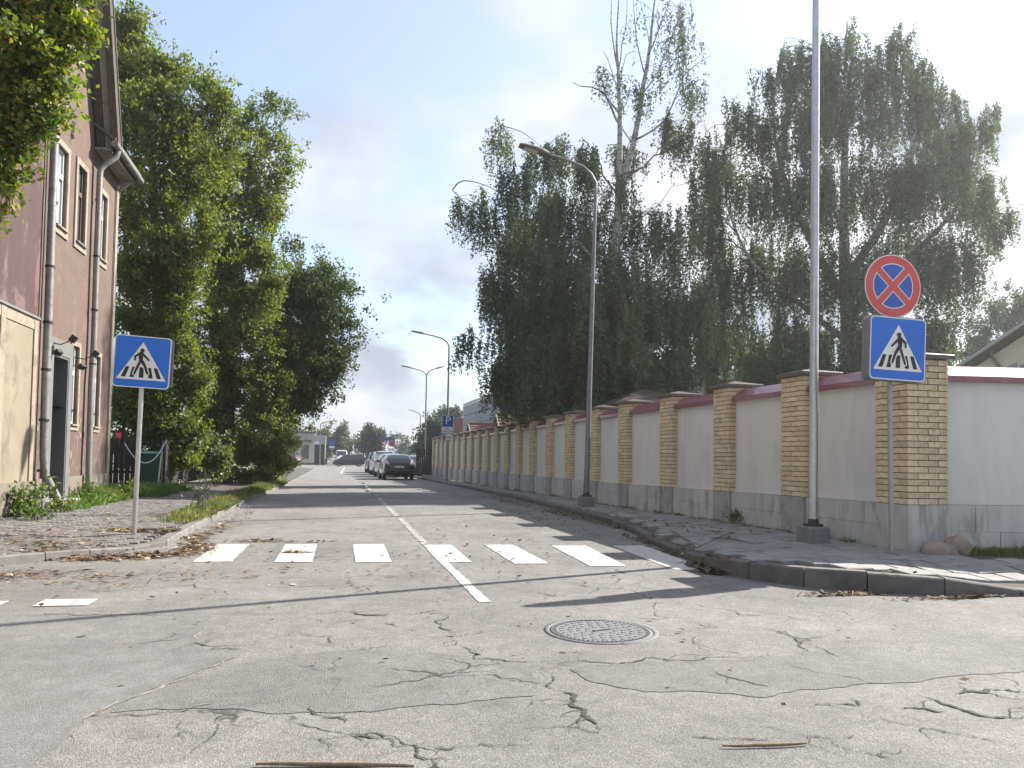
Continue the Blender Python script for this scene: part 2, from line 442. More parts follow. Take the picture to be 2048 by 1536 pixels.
class MB:
    def __init__(s):
        s.v, s.f, s.sm = [], [], []

    def add(s, vs, fs, smooth=False):
        o = len(s.v)
        s.v += [tuple(v) for v in vs]
        s.f += [tuple(i + o for i in f) for f in fs]
        s.sm += [smooth] * len(fs)
        return s

    def box(s, x0, x1, y0, y1, z0, z1):
        vs = [(x, y, z) for z in (z0, z1) for y in (y0, y1) for x in (x0, x1)]
        return s.add(vs, [(0, 2, 3, 1), (4, 5, 7, 6), (0, 1, 5, 4), (2, 6, 7, 3), (0, 4, 6, 2), (1, 3, 7, 5)])

    def bev(s, x0, x1, y0, y1, z0, z1, b=.006):
        """box with chamfered top and vertical edges"""
        def ring(i, z):
            return [(x0 + i, y0 + b, z), (x0 + b, y0 + i, z), (x1 - b, y0 + i, z), (x1 - i, y0 + b, z), (x1 - i, y1 - b, z), (x1 - b, y1 - i, z), (x0 + b, y1 - i, z), (x0 + i, y1 - b, z)]
        r = [ring(0, z0), ring(0, z1 - b), [(x0 + b, y0 + b, z1), (x0 + b, y0 + b, z1), (x1 - b, y0 + b, z1), (x1 - b, y0 + b, z1), (x1 - b, y1 - b, z1), (x1 - b, y1 - b, z1), (x0 + b, y1 - b, z1), (x0 + b, y1 - b, z1)]]
        vs = r[0] + r[1] + [r[2][0], r[2][2], r[2][4], r[2][6]]
        fs = [tuple(reversed(range(8)))]
        for i in range(8):
            j = (i + 1) % 8
            fs.append((i, j, 8 + j, 8 + i))
        t = 16
        fs += [(8, 9, t), (10, 11, t + 1), (12, 13, t + 2), (14, 15, t + 3)]
        fs += [(9, 10, t + 1, t), (11, 12, t + 2, t + 1), (13, 14, t + 3, t + 2), (15, 8, t, t + 3)]
        fs.append((t, t + 1, t + 2, t + 3))
        return s.add(vs, fs)

    def prism(s, pts, axis, a, b):
        """extrude a 2-D outline along an axis (0 x, 1 y, 2 z) from a to b"""
        def p3(p, t):
            return (t, p[0], p[1]) if axis == 0 else (p[0], t, p[1]) if axis == 1 else (p[0], p[1], t)
        n = len(pts)
        vs = [p3(p, a) for p in pts] + [p3(p, b) for p in pts]
        fs = [tuple(range(n - 1, -1, -1)), tuple(range(n, 2 * n))]
        fs += [(i, (i + 1) % n, n + (i + 1) % n, n + i) for i in range(n)]
        return s.add(vs, fs)

    def poly(s, pts):
        return s.add(pts, [tuple(range(len(pts)))])

    def tube(s, path, r, n=8, cap=True):
        path = [Vector(p) for p in path]
        rs = r if isinstance(r, (list, tuple)) else [r] * len(path)
        vs, fs = [], []
        up = None
        for i, p in enumerate(path):
            t = (path[min(i + 1, len(path) - 1)] - path[max(i - 1, 0)])
            if t.length < 1e-9: t = Vector((0, 0, 1))
            t.normalize()
            if up is None:
                up = Vector((1, 0, 0)) if abs(t.x) < .8 else Vector((0, 1, 0))
            a = (up - t * up.dot(t)).normalized(); b = t.cross(a); up = a
            for k in range(n):
                w = 2 * math.pi * k / n
                vs.append(p + (a * math.cos(w) + b * math.sin(w)) * rs[i])
        for i in range(len(path) - 1):
            for k in range(n):
                k2 = (k + 1) % n
                fs.append((i * n + k, i * n + k2, (i + 1) * n + k2, (i + 1) * n + k))
        s.add(vs, fs, True)
        if cap and n > 3:
            s.add(vs[:n], [tuple(range(n - 1, -1, -1))]); s.add(vs[-n:], [tuple(range(n))])
        return s

    def lathe(s, prof, n=24, c=(0, 0, 0), smooth=True):
        vs, fs = [], []
        for (r, z) in prof:
            for k in range(n):
                w = 2 * math.pi * k / n
                vs.append((c[0] + r * math.cos(w), c[1] + r * math.sin(w), c[2] + z))
        for i in range(len(prof) - 1):
            for k in range(n):
                k2 = (k + 1) % n
                fs.append((i * n + k, i * n + k2, (i + 1) * n + k2, (i + 1) * n + k))
        return s.add(vs, fs, smooth)

    def strip(s, path, w, z=0.0):
        """flat ribbon of varying width on the ground"""
        vs, fs = [], []
        for i, p in enumerate(path):
            a = path[max(i - 1, 0)]; b = path[min(i + 1, len(path) - 1)]
            t = Vector((b[0] - a[0], b[1] - a[1])).normalized()
            ww = (w[i] if isinstance(w, (list, tuple)) else w) / 2
            vs += [(p[0] - t.y * ww, p[1] + t.x * ww, z), (p[0] + t.y * ww, p[1] - t.x * ww, z)]
        for i in range(len(path) - 1):
            fs.append((2 * i, 2 * i + 1, 2 * i + 3, 2 * i + 2))
        return s.add(vs, fs)

    def mesh(s, name, mt):
        me = bpy.data.meshes.new(name)
        me.from_pydata(s.v, [], s.f)
        if any(s.sm): me.polygons.foreach_set('use_smooth', s.sm)
        me.materials.append(MATS[mt])
        me.update()
        return me

    def build(s, name, mt, parent=None, loc=None, rot=None):
        return link(name, s.mesh(name, mt), parent, loc, rot)


def npmesh(name, verts, nper, mt, extra=None):
    """many equal polygons of nper corners from an (n, nper, 3) array"""
    n = len(verts)
    me = bpy.data.meshes.new(name)
    me.vertices.add(n * nper); me.vertices.foreach_set('co', verts.reshape(-1).astype(np.float32))
    me.loops.add(n * nper); me.loops.foreach_set('vertex_index', np.arange(n * nper, dtype=np.int32))
    me.polygons.add(n)
    me.polygons.foreach_set('loop_start', np.arange(0, n * nper, nper, dtype=np.int32))
    me.polygons.foreach_set('loop_total', np.full(n, nper, dtype=np.int32))
    me.materials.append(MATS[mt])
    me.update(calc_edges=True)
    return me


def unit(a):
    return a / np.maximum(np.linalg.norm(a, axis=-1, keepdims=True), 1e-9)


def leaf_quads(P, ln, wd, droop=0.0, flat=0.0):
    """rhombic leaves round the points P; droop pulls tips down, flat turns faces up"""
    n = len(P)
    d = unit(rng.normal(size=(n, 3)) + np.array([0, 0, -droop]))
    nr = unit(rng.normal(size=(n, 3)) + np.array([0, 0, flat]))
    sd = unit(np.cross(d, nr))
    s = rng.uniform(.7, 1.25, size=(n, 1))
    a = P - d * ln * .5 * s; b = P + d * ln * .5 * s
    c = P + sd * wd * .5 * s - d * ln * .06; e = P - sd * wd * .5 * s - d * ln * .06
    return np.stack([a, c, b, e], axis=1)


def zr(y):
    """the road falls gently beyond 40 m"""
    return float(np.interp(y, [22, 43, 118, 150], [0, -.20, -.48, -.60]))


def interp(x, tab):
    xs = [t[0] for t in tab]; ys = [t[1] for t in tab]
    return float(np.interp(x, xs, ys))


# ------------------------------------------------------------------ ground, road, markings
YS = [-60, -10, 0, 4, 8, 12, 16, 20, 25, 30, 35, 40, 60, 80, 100, 118, 150, 250, 600, 1500, 4000]
b = MB()
xs = [-2500, -400, -60, -20, 0, 20, 60, 400, 2500]
vs = [(x, y, zr(min(y, 150)) - .05) for y in YS for x in xs]
nx = len(xs)
b.add(vs, [(j * nx + i, j * nx + i + 1, (j + 1) * nx + i + 1, (j + 1) * nx + i) for j in range(len(YS) - 1) for i in range(nx - 1)])
tag(b.build('ground', 'ground'), 'bare earth and rough ground reaching away behind walls and houses', kind='structure')

# right kerb line (x, y, kerb height) from the far end to the side street
KR = [(5.35, 118, .10), (5.38, 60, .10), (5.36, 40, .10), (5.33, 28.4, .10), (5.23, 19.5, .10), (5.10, 13.6, .105), (4.86, 12.0, .10), (4.60, 10.85, .09),
      (4.40, 9.6, .075), (4.22, 8.5, .10), (4.14, 7.75, .145), (4.22, 7.25, .175), (4.52, 6.74, .19), (4.94, 6.36, .19), (5.56, 6.09, .165), (6.3, 5.98, .06),
      (7.3, 5.92, .05), (12, 5.7, .05), (40, 5.2, .05)]
# left kerb line
KL = [(-1.75, 85, .09), (-1.80, 60, .09), (-1.85, 40, .09), (-1.92, 30, .09), (-2.04, 20, .09), (-2.06, 13.8, .10), (-2.06, 11.6, .10), (-2.07, 10.75, .075), (-2.36, 10.3, .04),
      (-2.74, 9.9, .07), (-3.05, 9.42, .10), (-3.4, 8.9, .11), (-4.2, 8.35, .11), (-6, 7.9, .11), (-30, 7.2, .11)]

b = MB()
rows = [-60, -10, 0, 2, 4, 5, 6, 7, 8, 9, 10, 12, 14, 17, 20, 25, 30, 35, 40, 50, 60, 70, 80, 95, 118, 150, 300]
for j in range(len(rows) - 1):
    y0, y1 = rows[j], rows[j + 1]
    wl_, wr_ = (-60, 60) if (y1 <= 10 or y0 >= 80) else (-6, 7)
    b.add([(wl_, y0, zr(y0) - .02), (wr_, y0, zr(y0) - .02), (wr_, y1, zr(y1) - .02), (wl_, y1, zr(y1) - .02)], [(0, 1, 2, 3)])
ROAD = b.build('road', 'asphalt')
tag(ROAD, 'worn pale grey cracked asphalt street and junction', kind='structure')
ROAD.location.z = .02


def child_flat(name, pts, mt, z):
    return MB().poly([(p[0], p[1], z) for p in pts]).build(name, mt, ROAD)


ROAD_DZ = -.02    # children live in the road's own space


def jag(pts, amp, step=.12, seed=0):
    r = random.Random(seed)
    out = []
    for i in range(len(pts) - 1):
        a, c = Vector(pts[i][:2]), Vector(pts[i + 1][:2])
        n = max(1, int((c - a).length / step))
        t = (c - a).normalized()
        for k in range(n):
            q = a + (c - a) * (k / n)
            if not (i == 0 and k == 0):
                q += Vector((-t.y, t.x)) * r.uniform(-amp, amp)
            out.append((q.x, q.y))
    out.append(pts[-1][:2])
    return out


# smoother asphalt sheet of the side street on the left
edge = jag([(-1.35, 1.0), (-1.10, 3.2), (-1.07, 3.87), (-.83, 4.37), (-.54, 4.89), (-.86, 5.31), (-.84, 6.22), (-2.6, 6.42), (-6, 6.5)], .018, .10, 3)
sheet = [(-40, 6.3), (-40, 1.0)] + edge
child_flat('asphalt_patch', sheet, 'asphalt_smooth', ROAD_DZ + .003)
# older darker patches
ncrk = 0


def rough_line(a, c, amp, r, depth):
    """midpoint displacement between two points"""
    if depth == 0 or (c - a).length < .015:
        return [a]
    m_ = (a + c) / 2
    t = (c - a)
    m_ = m_ + Vector((-t.y, t.x)) * r.uniform(-amp, amp)
    return rough_line(a, m_, amp, r, depth - 1) + rough_line(m_, c, amp, r, depth - 1)


def crack(px, w=.012, seed=None, amp=.22, mt='crack', z=.0048):
    global ncrk
    ncrk += 1
    r = random.Random(seed if seed is not None else ncrk)
    P_ = [onz(*p).xy for p in px]
    pts = []
    for a, c in zip(P_, P_[1:]):
        pts += rough_line(a, c, amp, r, 5)
    pts.append(P_[-1])
    wv = 1.0
    ws = []
    for i in range(len(pts)):
        wv = min(1.7, max(.12, wv + r.uniform(-.45, .45)))
        end = min(1, 5 * min(i + .2, len(pts) - i - .8) / len(pts) + .1)
        ws.append(max(.0015, w * wv * end * .74))
    b = MB().strip(pts, ws, ROAD_DZ + z)
    if mt == 'crack' and len(pts) > 12:            # thin side cracks running off into the surface
        for k in range(r.randint(1, 2 + len(pts) // 40)):
            i = r.randrange(3, len(pts) - 3)
            t = (pts[i + 2] - pts[i - 2]).normalized()
            an = math.atan2(t.y, t.x) + r.choice((-1, 1)) * r.uniform(.5, 1.3)
            L_ = r.uniform(.12, .45)
            q = rough_line(pts[i], pts[i] + Vector((math.cos(an), math.sin(an))) * L_, .25, r, 4)
            b.strip(q, [max(.0012, w * .38 * (1 - j / len(q))) for j in range(len(q))], ROAD_DZ + z - .0003)
    b.build('crack' if mt == 'crack' else 'seam', mt, ROAD)


def rough_poly(pts, amp, seed):
    r = random.Random(seed)
    P_ = [Vector(p) for p in pts]
    out = []
    for a, c in zip(P_, P_[1:] + P_[:1]):
        out += rough_line(a, c, amp, r, 4)
    return out


child_flat('asphalt_patch', rough_poly([(-.50, 4.72), (.15, 4.95), (.62, 4.80), (.86, 4.60), (1.10, 4.40), (1.12, 4.1), (1.02, 3.85), (.2, 3.75), (-.60, 3.95), (-.98, 3.95), (-.78, 4.38)], .10, 5), 'asphalt_dark', ROAD_DZ + .003)
child_flat('asphalt_patch', rough_poly([(1.36, 4.30), (1.8, 4.36), (2.6, 4.34), (3.5, 4.5), (5.2, 4.62), (6.2, 4.6), (6.4, 4.0), (4.8, 3.95), (3.3, 3.75), (2.2, 3.62), (1.62, 3.82), (1.40, 4.05)], .10, 6), 'asphalt_dark', ROAD_DZ + .003)
crack([(890, 1230), (905, 1262), (930, 1295), (948, 1320)], .016)
crack([(948, 1320), (1010, 1322), (1090, 1328), (1160, 1326)], .012)
crack([(1085, 1332), (1105, 1352), (1130, 1385), (1140, 1408), (1180, 1440), (1212, 1478)], .022)
crack([(1090, 1335), (1130, 1326), (1200, 1325), (1400, 1321), (1560, 1324)], .010)
crack([(775, 1338), (800, 1342), (855, 1345), (880, 1352), (925, 1340), (945, 1328)], .020)
crack([(855, 1352), (890, 1356), (930, 1352), (960, 1350), (1060, 1364), (1100, 1376)], .010)
crack([(740, 1374), (800, 1366), (850, 1358), (870, 1352)], .012)
crack([(700, 1225), (740, 1231), (785, 1230)], .022)
crack([(430, 1228), (600, 1226), (700, 1224), (890, 1228), (1050, 1230)], .006)
crack([(0, 1231), (120, 1229), (240, 1229), (420, 1228)], .012)
crack([(385, 1285), (430, 1298), (490, 1300)], .018)
crack([(620, 1478), (660, 1478), (740, 1476), (765, 1480)], .016)
crack([(240, 1430), (330, 1428), (370, 1424), (430, 1408)], .012)
crack([(360, 1445), (370, 1462), (350, 1475), (255, 1478)], .012)
crack([(700, 1468), (770, 1476), (820, 1500)], .012)
crack([(840, 1494), (920, 1496), (1010, 1494), (1060, 1490)], .009)
crack([(820, 1490), (850, 1520), (900, 1522)], .010)
crack([(1585, 1273), (1620, 1290), (1680, 1316)], .014)
crack([(1600, 1268), (1640, 1277), (1670, 1280), (1715, 1292)], .012)
crack([(1456, 1222), (1480, 1230), (1560, 1228)], .010)
crack([(1430, 1345), (1450, 1353), (1540, 1376)], .016)
crack([(1910, 1387), (1960, 1386), (2048, 1386)], .030)
crack([(1830, 1393), (1900, 1412), (1960, 1432), (2048, 1434)], .024)
crack([(1805, 1418), (1850, 1418), (1890, 1426)], .022)
crack([(1745, 1432), (1790, 1445), (1880, 1462), (1950, 1475), (2040, 1492)], .018)
crack([(1610, 1412), (1660, 1410), (1710, 1412), (1705, 1396)], .014)
crack([(1520, 1452), (1580, 1466), (1640, 1475), (1720, 1472)], .012)
crack([(1665, 1482), (1700, 1500), (1745, 1510), (1780, 1516)], .018)
crack([(1380, 1474), (1450, 1478), (1540, 1478)], .009)
crack([(900, 1345), (985, 1346), (1000, 1356), (1095, 1368)], .006)
crack([(630, 1410), (645, 1432), (690, 1446)], .012)
crack([(600, 1266), (660, 1272), (680, 1288)], .008)
crack([(1200, 1405), (1110, 1398), (1060, 1400), (1090, 1430), (1150, 1432)], .005)
crack([(320, 1100), (560, 1098), (820, 1098)], .005)
crack([(530, 1043), (800, 1038)], .006)
crack([(660, 1010), (672, 1048)], .005)
crack([(510, 1236), (650, 1245), (740, 1240)], .006)
crack([(260, 1290), (340, 1282), (380, 1276)], .008)
crack([(90, 1530), (170, 1440), (245, 1402), (330, 1370), (400, 1345), (470, 1315)], .018, amp=.12, mt='seam', z=.0046)
crack([(385, 1285), (425, 1240), (432, 1228)], .012, amp=.10, mt='seam', z=.0046)

# zebra stripes (x at the near end, x at the far end)
for i, (xa, xb, ya, yb) in enumerate([(-1.49, -1.08, 9.15, 10.87), (-.62, -.20, 9.03, 10.8), (.27, .68, 8.93, 10.72), (1.21, 1.59, 8.83, 10.58), (2.05, 2.45, 8.62, 10.51), (2.86, 3.28, 8.33, 10.32), (3.72, 4.12, 7.95, 10.25)]):
    pts = jag([(xa, ya), (xb, ya - .03), (xb + (.02 if i < 5 else .2), yb), (xa + (.02 if i < 5 else .12), yb), (xa, ya)], .006, .12, 40 + i)
    child_flat('crossing_stripe', pts[:-1], 'paint', ROAD_DZ + .006)
# centre line
cy0 = 6.38
segs = [(6.38, 8.8), (10.65, 15.2), (15.6, 18.5), (18.9, 22.4), (22.9, 24.2), (25.0, 26.2), (27.2, 28.6), (29.8, 31.4), (32.8, 34.6)]
for i, (a, c) in enumerate(segs):
    pts = jag([(1.22, a), (1.32, a), (1.32 + (.02 if c > 15 else 0), c), (1.22 + (.02 if c > 15 else 0), c), (1.22, a)], .008, .1, 60 + i)
    child_flat('centre_line_dash', pts[:-1], 'paint' if i == 0 else 'paint_worn', ROAD_DZ + .0055 - .0001 * i)
for i in range(9):                       # give-way blocks along the side street mouth
    x1 = -1.85 - .65 * i
    child_flat('give_way_block', [(x1 - .40, 6.70), (x1, 6.68), (x1, 6.96), (x1 - .40, 6.99)], 'paint', ROAD_DZ + .006)
b = MB()
for (ya, yb) in [(62, 78), (80, 108)]:
    b.add([(.55 + (ya - 62) * .02, ya, zr(ya) + ROAD_DZ + .012), (.70 + (ya - 62) * .02, ya, zr(ya) + ROAD_DZ + .012), (.70 + (yb - 62) * .02, yb, zr(yb) + ROAD_DZ + .012), (.55 + (yb - 62) * .02, yb, zr(yb) + ROAD_DZ + .012)], [(0, 1, 2, 3)])
b.build('centre_line', 'paint', ROAD)

# ------------------------------------------------------------------ pavements with kerbs


def near(K, x, y):
    best = (1e9, 0, 0)
    for i in range(len(K) - 1):
        ax, ay, ah = K[i]; bx, by, bh = K[i + 1]
        dx, dy = bx - ax, by - ay
        t = max(0, min(1, ((x - ax) * dx + (y - ay) * dy) / (dx * dx + dy * dy)))
        d = math.hypot(x - ax - t * dx, y - ay - t * dy)
        if d < best[0]:
            best = (d, ah + t * (bh - ah), ay + t * dy)
    return best


def wx(y):
    return 6.75 - (y - 8) * .55 / 38


def zpR(x, y):
    d, h, yk = near(KR, x, y)
    zw = interp(y, [(7, .185), (12, .165), (17, .10), (25, .08), (60, .08)])
    return zr(y) + h + (zw - h) * min(1, d / 1.5)


def zpL(x, y):
    d, h, yk = near(KL, x, y)
    return zr(y) + h + (.19 - h) * min(1, d / 2.6)


def kerbs(K, parent, mt, inward, step=1.0, ymax=70, start=0, low=-.12, wid=.14):
    """kerb stones of about 1 m set one after the other along the line K"""
    pts = [Vector((k[0], k[1], k[2])) for k in K]
    res = [pts[0]]
    for a, c in zip(pts, pts[1:]):
        n = max(1, round((c.xy - a.xy).length / step))
        res += [a.lerp(c, (k + 1) / n) for k in range(n)]
    r = random.Random(len(K))
    far = MB()
    for i in range(len(res) - 1):
        a, c = res[i], res[i + 1]
        t = (c.xy - a.xy).normalized()
        nrm = Vector((-t.y, t.x)) * inward
        g = t * .006
        def nn(k):
            q = res[max(0, k - 1)], res[min(len(res) - 1, k + 1)]
            tt = (q[1].xy - q[0].xy).normalized()
            return Vector((-tt.y, tt.x)) * inward
        na, nc = nn(i), nn(i + 1)
        A0, C0 = a.xy + g, c.xy - g
        A1, C1 = A0 + na * wid, C0 + nc * wid
        za, zc = zr(a.y) + a.z + r.uniform(-.006, .006), zr(c.y) + c.z + r.uniform(-.006, .006)
        bz = min(zr(a.y), zr(c.y)) + low
        ch = .014
        vs = [(*A0, bz), (*C0, bz), (*C1, bz), (*A1, bz),
              (*A0, za - ch), (*C0, zc - ch), (*C1, zc), (*A1, za), (*(A0 + na * ch), za), (*(C0 + nc * ch), zc)]
        fs = [(0, 1, 5, 4), (4, 5, 9, 8), (8, 9, 6, 7), (1, 2, 6, 9, 5), (3, 0, 4, 8, 7), (2, 3, 7, 6)]
        if min(a.y, c.y) < ymax:
            MB().add(vs, fs).build('kerb_stone', mt, parent)
        else:
            far.add(vs, fs)
    if far.v:
        far.build('far_kerb', mt, parent)


def surface(xfun0, xfun1, ys, zf, name, mt, nx=6, dz=0.0):
    b = MB(); vs = []
    for y in ys:
        for i in range(nx + 1):
            x = xfun0(y) + (xfun1(y) - xfun0(y)) * i / nx
            vs.append((x, y, zf(x, y) + dz))
    n = nx + 1
    b.add(vs, [(j * n + i, j * n + i + 1, (j + 1) * n + i + 1, (j + 1) * n + i) for j in range(len(ys) - 1) for i in range(nx)])
    return b.build(name, mt)


def kxR(y):
    """x of the right kerb's back edge at y"""
    K = [(k[1], k[0]) for k in KR][:11][::-1]
    low = [(5.9, 8.0), (5.98, 6.3), (6.09, 5.56), (6.36, 4.94), (6.74, 4.52), (7.25, 4.22)]
    return interp(y, low + K)


ysR = [6.0, 6.1, 6.25, 6.5, 6.75, 7, 7.3, 7.6, 8, 8.5, 9, 9.5, 10, 11, 12, 13, 14, 16, 18, 20, 24, 28, 34, 40, 60, 90, 118]
RP = surface(lambda y: kxR(y) + .12, lambda y: max(wx(y) + .3, kxR(y) + .5) if y > 8.1 else 16.0, ysR, zpR, 'right_pavement', 'joint', 14, -.035)
tag(RP, 'grey slab pavement along the wall, widening at the street corner', kind='structure')
kerbs(KR, RP, 'kerb', 1, 1.0, 60)
S, G = .31, .012
nsl = 0
mass = MB()
cells = []
iy = 0
y = 6.02
while y < 48:
    off = (iy % 2) * .5 * S
    x = 4.0 - off
    while x < 12:
        cx, cy = x + S / 2, y + S / 2
        inside = cx > kxR(cy) + .30 and (cx < wx(cy) - .02 if cy > 7.85 else cx < 12)
        if cy < 7.85:
            dk = near(KR, cx, cy)[0]
            inside = inside and dk > .30 and cy > 6.1
            if cx > 6.95 and cy > 7.3: inside = False
        if inside:
            cells.append((cx, cy))
        x += S
    y += S
    iy += 1
cells.sort(key=lambda c: c[0] ** 2 + c[1] ** 2)
rs = random.Random(5)
for k, (cx, cy) in enumerate(cells):
    vis = cx < 7.9 or cy > 9
    tilt = rs.uniform(-.006, .006), rs.uniform(-.006, .006), rs.uniform(-.004, .006)
    h = S / 2 - G / 2
    zt = [zpR(cx + sx * h, cy + sy * h) + tilt[0] * sx + tilt[1] * sy + tilt[2] for sx, sy in ((-1, -1), (1, -1), (1, 1), (-1, 1))]
    e = .008
    co = [(cx - h, cy - h), (cx + h, cy - h), (cx + h, cy + h), (cx - h, cy + h)]
    ci = [(cx - h + e, cy - h + e), (cx + h - e, cy - h + e), (cx + h - e, cy + h - e), (cx - h + e, cy + h - e)]
    vs = [(*co[i], zt[i] - .05) for i in range(4)] + [(*co[i], zt[i] - .006) for i in range(4)] + [(*ci[i], zt[i]) for i in range(4)]
    fs = [(i, (i + 1) % 4, 4 + (i + 1) % 4, 4 + i) for i in range(4)] + [(4 + i, 4 + (i + 1) % 4, 8 + (i + 1) % 4, 8 + i) for i in range(4)] + [(8, 9, 10, 11)]
    if vis and nsl < 290:
        nsl += 1
        MB().add(vs, fs).build('paving_slab', 'paver_grey', RP)
    else:
        mass.add(vs, fs)
tag(mass.build('far_paving_slabs', 'paver_grey_mass', RP), kind='stuff')

# left pavement
def kxL(y):
    K = [(k[1], k[0]) for k in KL][::-1]
    return interp(y, K)


HX = -4.9      # plane of the house fronts
ysL = [7.95, 8.2, 8.5, 8.9, 9.2, 9.5, 9.9, 10.3, 10.75, 11.2, 12, 13, 14, 15, 16, 17, 18, 19, 20, 22, 25, 28, 32, 36, 42, 60, 85]
LP = surface(lambda y: -9.0 if y < 30 else -4.9, lambda y: kxL(y) - .12, ysL, zpL, 'left_pavement', 'joint', 10, -.030)
tag(LP, 'brownish block pavement in front of the old houses, strewn with litter', kind='structure')
kerbs(KL, LP, 'kerb_light', -1, 1.0, 60)
PW, PH = .20, .10
cells = []
iy = 0
y = 8.3
while y < 24:
    off = (iy % 2) * PW / 2
    x = -4.88 + off
    while x < -1.9:
        cx, cy = x + PW / 2, y + PH / 2
        if cx < kxL(cy) - .22 and near(KL, cx, cy)[0] > .2:
            cells.append((cx, cy))
        x += PW
    y += PH
    iy += 1
cells.sort(key=lambda c: c[0] ** 2 + c[1] ** 2 + (30 if c[0] < -.36 * c[1] - .15 else 0))
mass = MB()
for k, (cx, cy) in enumerate(cells):
    tl = rs.uniform(-.005, .006)
    hx, hy = PW / 2 - .005, PH / 2 - .005
    e = .007
    co = [(cx - hx, cy - hy), (cx + hx, cy - hy), (cx + hx, cy + hy), (cx - hx, cy + hy)]
    ci = [(cx - hx + e, cy - hy + e), (cx + hx - e, cy - hy + e), (cx + hx - e, cy + hy - e), (cx - hx + e, cy + hy - e)]
    wob = [zpL(*c) + tl + rs.uniform(-.003, .003) for c in co]
    vs = [(*co[i], wob[i] - .04) for i in range(4)] + [(*co[i], wob[i] - .006) for i in range(4)] + [(*ci[i], wob[i]) for i in range(4)]
    fs = [(i, (i + 1) % 4, 4 + (i + 1) % 4, 4 + i) for i in range(4)] + [(4 + i, 4 + (i + 1) % 4, 8 + (i + 1) % 4, 8 + i) for i in range(4)] + [(8, 9, 10, 11)]
    if k < 290:
        MB().add(vs, fs).build('paving_block', 'paver_brown', LP)
    else:
        mass.add(vs, fs)
tag(mass.build('far_paving_blocks', 'paver_brown_mass', LP), kind='stuff')

# ------------------------------------------------------------------ boundary wall on the right
PWD = .58                                    # post width
POSTS = [10.33, 12.45, 14.72, 17.05, 19.12, 21.2, 23.2, 25.2, 27.05] + [27.05 + 1.82 * k for k in range(1, 13)]
WALL = thing('boundary_wall', 'long white rendered wall with yellow brick posts and dark red metal coping', 'wall', (6.9, 8.2, 0))
WO = Vector((6.9, 8.2, 0))


def zpl(y):
    return interp(y, [(7, .74), (10.4, .71), (17, .645), (25, .63), (47, .55)])


def ztop(y):
    return interp(y, [(7, 2.50), (17, 2.52), (21, 2.50), (27, 2.44), (36, 2.38), (49, 2.34)])


RET = rad(-9)


def turned(bm):
    c_, s_ = math.cos(RET), math.sin(RET)
    bm.v = [(CP[0] + (x - CP[0]) * c_ - (y - CP[1]) * s_, CP[1] + (x - CP[0]) * s_ + (y - CP[1]) * c_, z) for (x, y, z) in bm.v]
    return bm


def local(bm):
    bm.v = [(x - WO.x, y - WO.y, z - WO.z) for (x, y, z) in bm.v]
    return bm


def brick_list(z0, z1, w, shift=0):
    """one ring of six bricks per course, turned every other course: (x, y, half length on x?, z)"""
    n = round((z1 - z0) / .0755)
    ch = (z1 - z0) / n
    bl = (w - .01) / 2                     # stretcher length
    bd = .14
    out = []
    for c in range(n):
        z = z0 + c * ch
        ring = []
        h = w / 2
        for sy in (-1, 1):
            for sx in (-1, 1):
                ring.append((sx * (bl / 2 + .005), sy * (h - bd / 2), bl, bd))
            ring.append((0 if False else None, sy, None, None))
        ring = [q for q in ring if q[0] is not None]
        inner = w - 2 * bd - .02
        for sx in (-1, 1):
            ring.append((sx * (h - bd / 2), 0, bd, inner))
        for (x, y, lx, ly) in ring:
            if (c + shift) % 2:
                out.append((y, x, ly, lx, z, ch - .0105))
            else:
                out.append((x, y, lx, ly, z, ch - .0105))
    return out


BRK = {}


def brick_mesh(lx, ly, h):
    k = (round(lx, 3), round(ly, 3), round(h, 3), random.randrange(3))
    if k not in BRK:
        j = random.uniform(-.002, .002)
        BRK[k] = MB().bev(-lx / 2, lx / 2 + j, -ly / 2, ly / 2, 0, h, .005).mesh('brick', 'brick')
    return BRK[k]


def post(cx, cy, single):
    z0 = interp(cy, [(7, .10), (60, -.1)])
    zb, zt = zpl(cy), ztop(cy)
    h = PWD / 2
    core = MB()
    core.box(cx - h + .012, cx + h - .012, cy - h + .012, cy + h - .012, zb - .01, zt)
    p = local(core).build('post', 'mortar', WALL)
    fb = MB().box(cx - h + .006, cx + h - .006, cy - h + .006, cy + h - .006, z0, zb - .004)
    local(fb).build('footing', 'concrete_shaded' if cy > 9 else 'concrete', p)
    cap = MB()
    o = h + .055
    cap.bev(cx - o, cx + o, cy - o, cy + o, zt + .002, zt + .062, .008)
    cap.add([(cx - o + .012, cy - o + .012, zt + .0625), (cx + o - .012, cy - o + .012, zt + .0625), (cx + o - .012, cy + o - .012, zt + .0625), (cx - o + .012, cy + o - .012, zt + .0625), (cx, cy, zt + .135)],
            [(0, 1, 4), (1, 2, 4), (2, 3, 4), (3, 0, 4)])
    local(cap).build('cap', 'cap_stone', p)
    bl = brick_list(zb, zt, PWD, 1)
    if single:
        for (x, y, lx, ly, z, hh) in bl:
            o2 = link('brick', brick_mesh(lx, ly, hh), p, (cx + x - WO.x, cy + y - WO.y, z + .004))
    else:
        mb = MB()
        for (x, y, lx, ly, z, hh) in bl:
            mb.bev(cx + x - lx / 2, cx + x + lx / 2, cy + y - ly / 2, cy + y + ly / 2, z + .004, z + .004 + hh, .005)
        tag(local(mb).build('brickwork', 'brick_mass', p), kind='stuff')


CP = (7.03, 8.24)                              # corner post
post(CP[0], CP[1], True)
allp = [CP] + [(wx(y) + PWD / 2, y) for y in POSTS]
for i, (x, y) in enumerate(allp[1:]):
    post(x, y, i < 1)


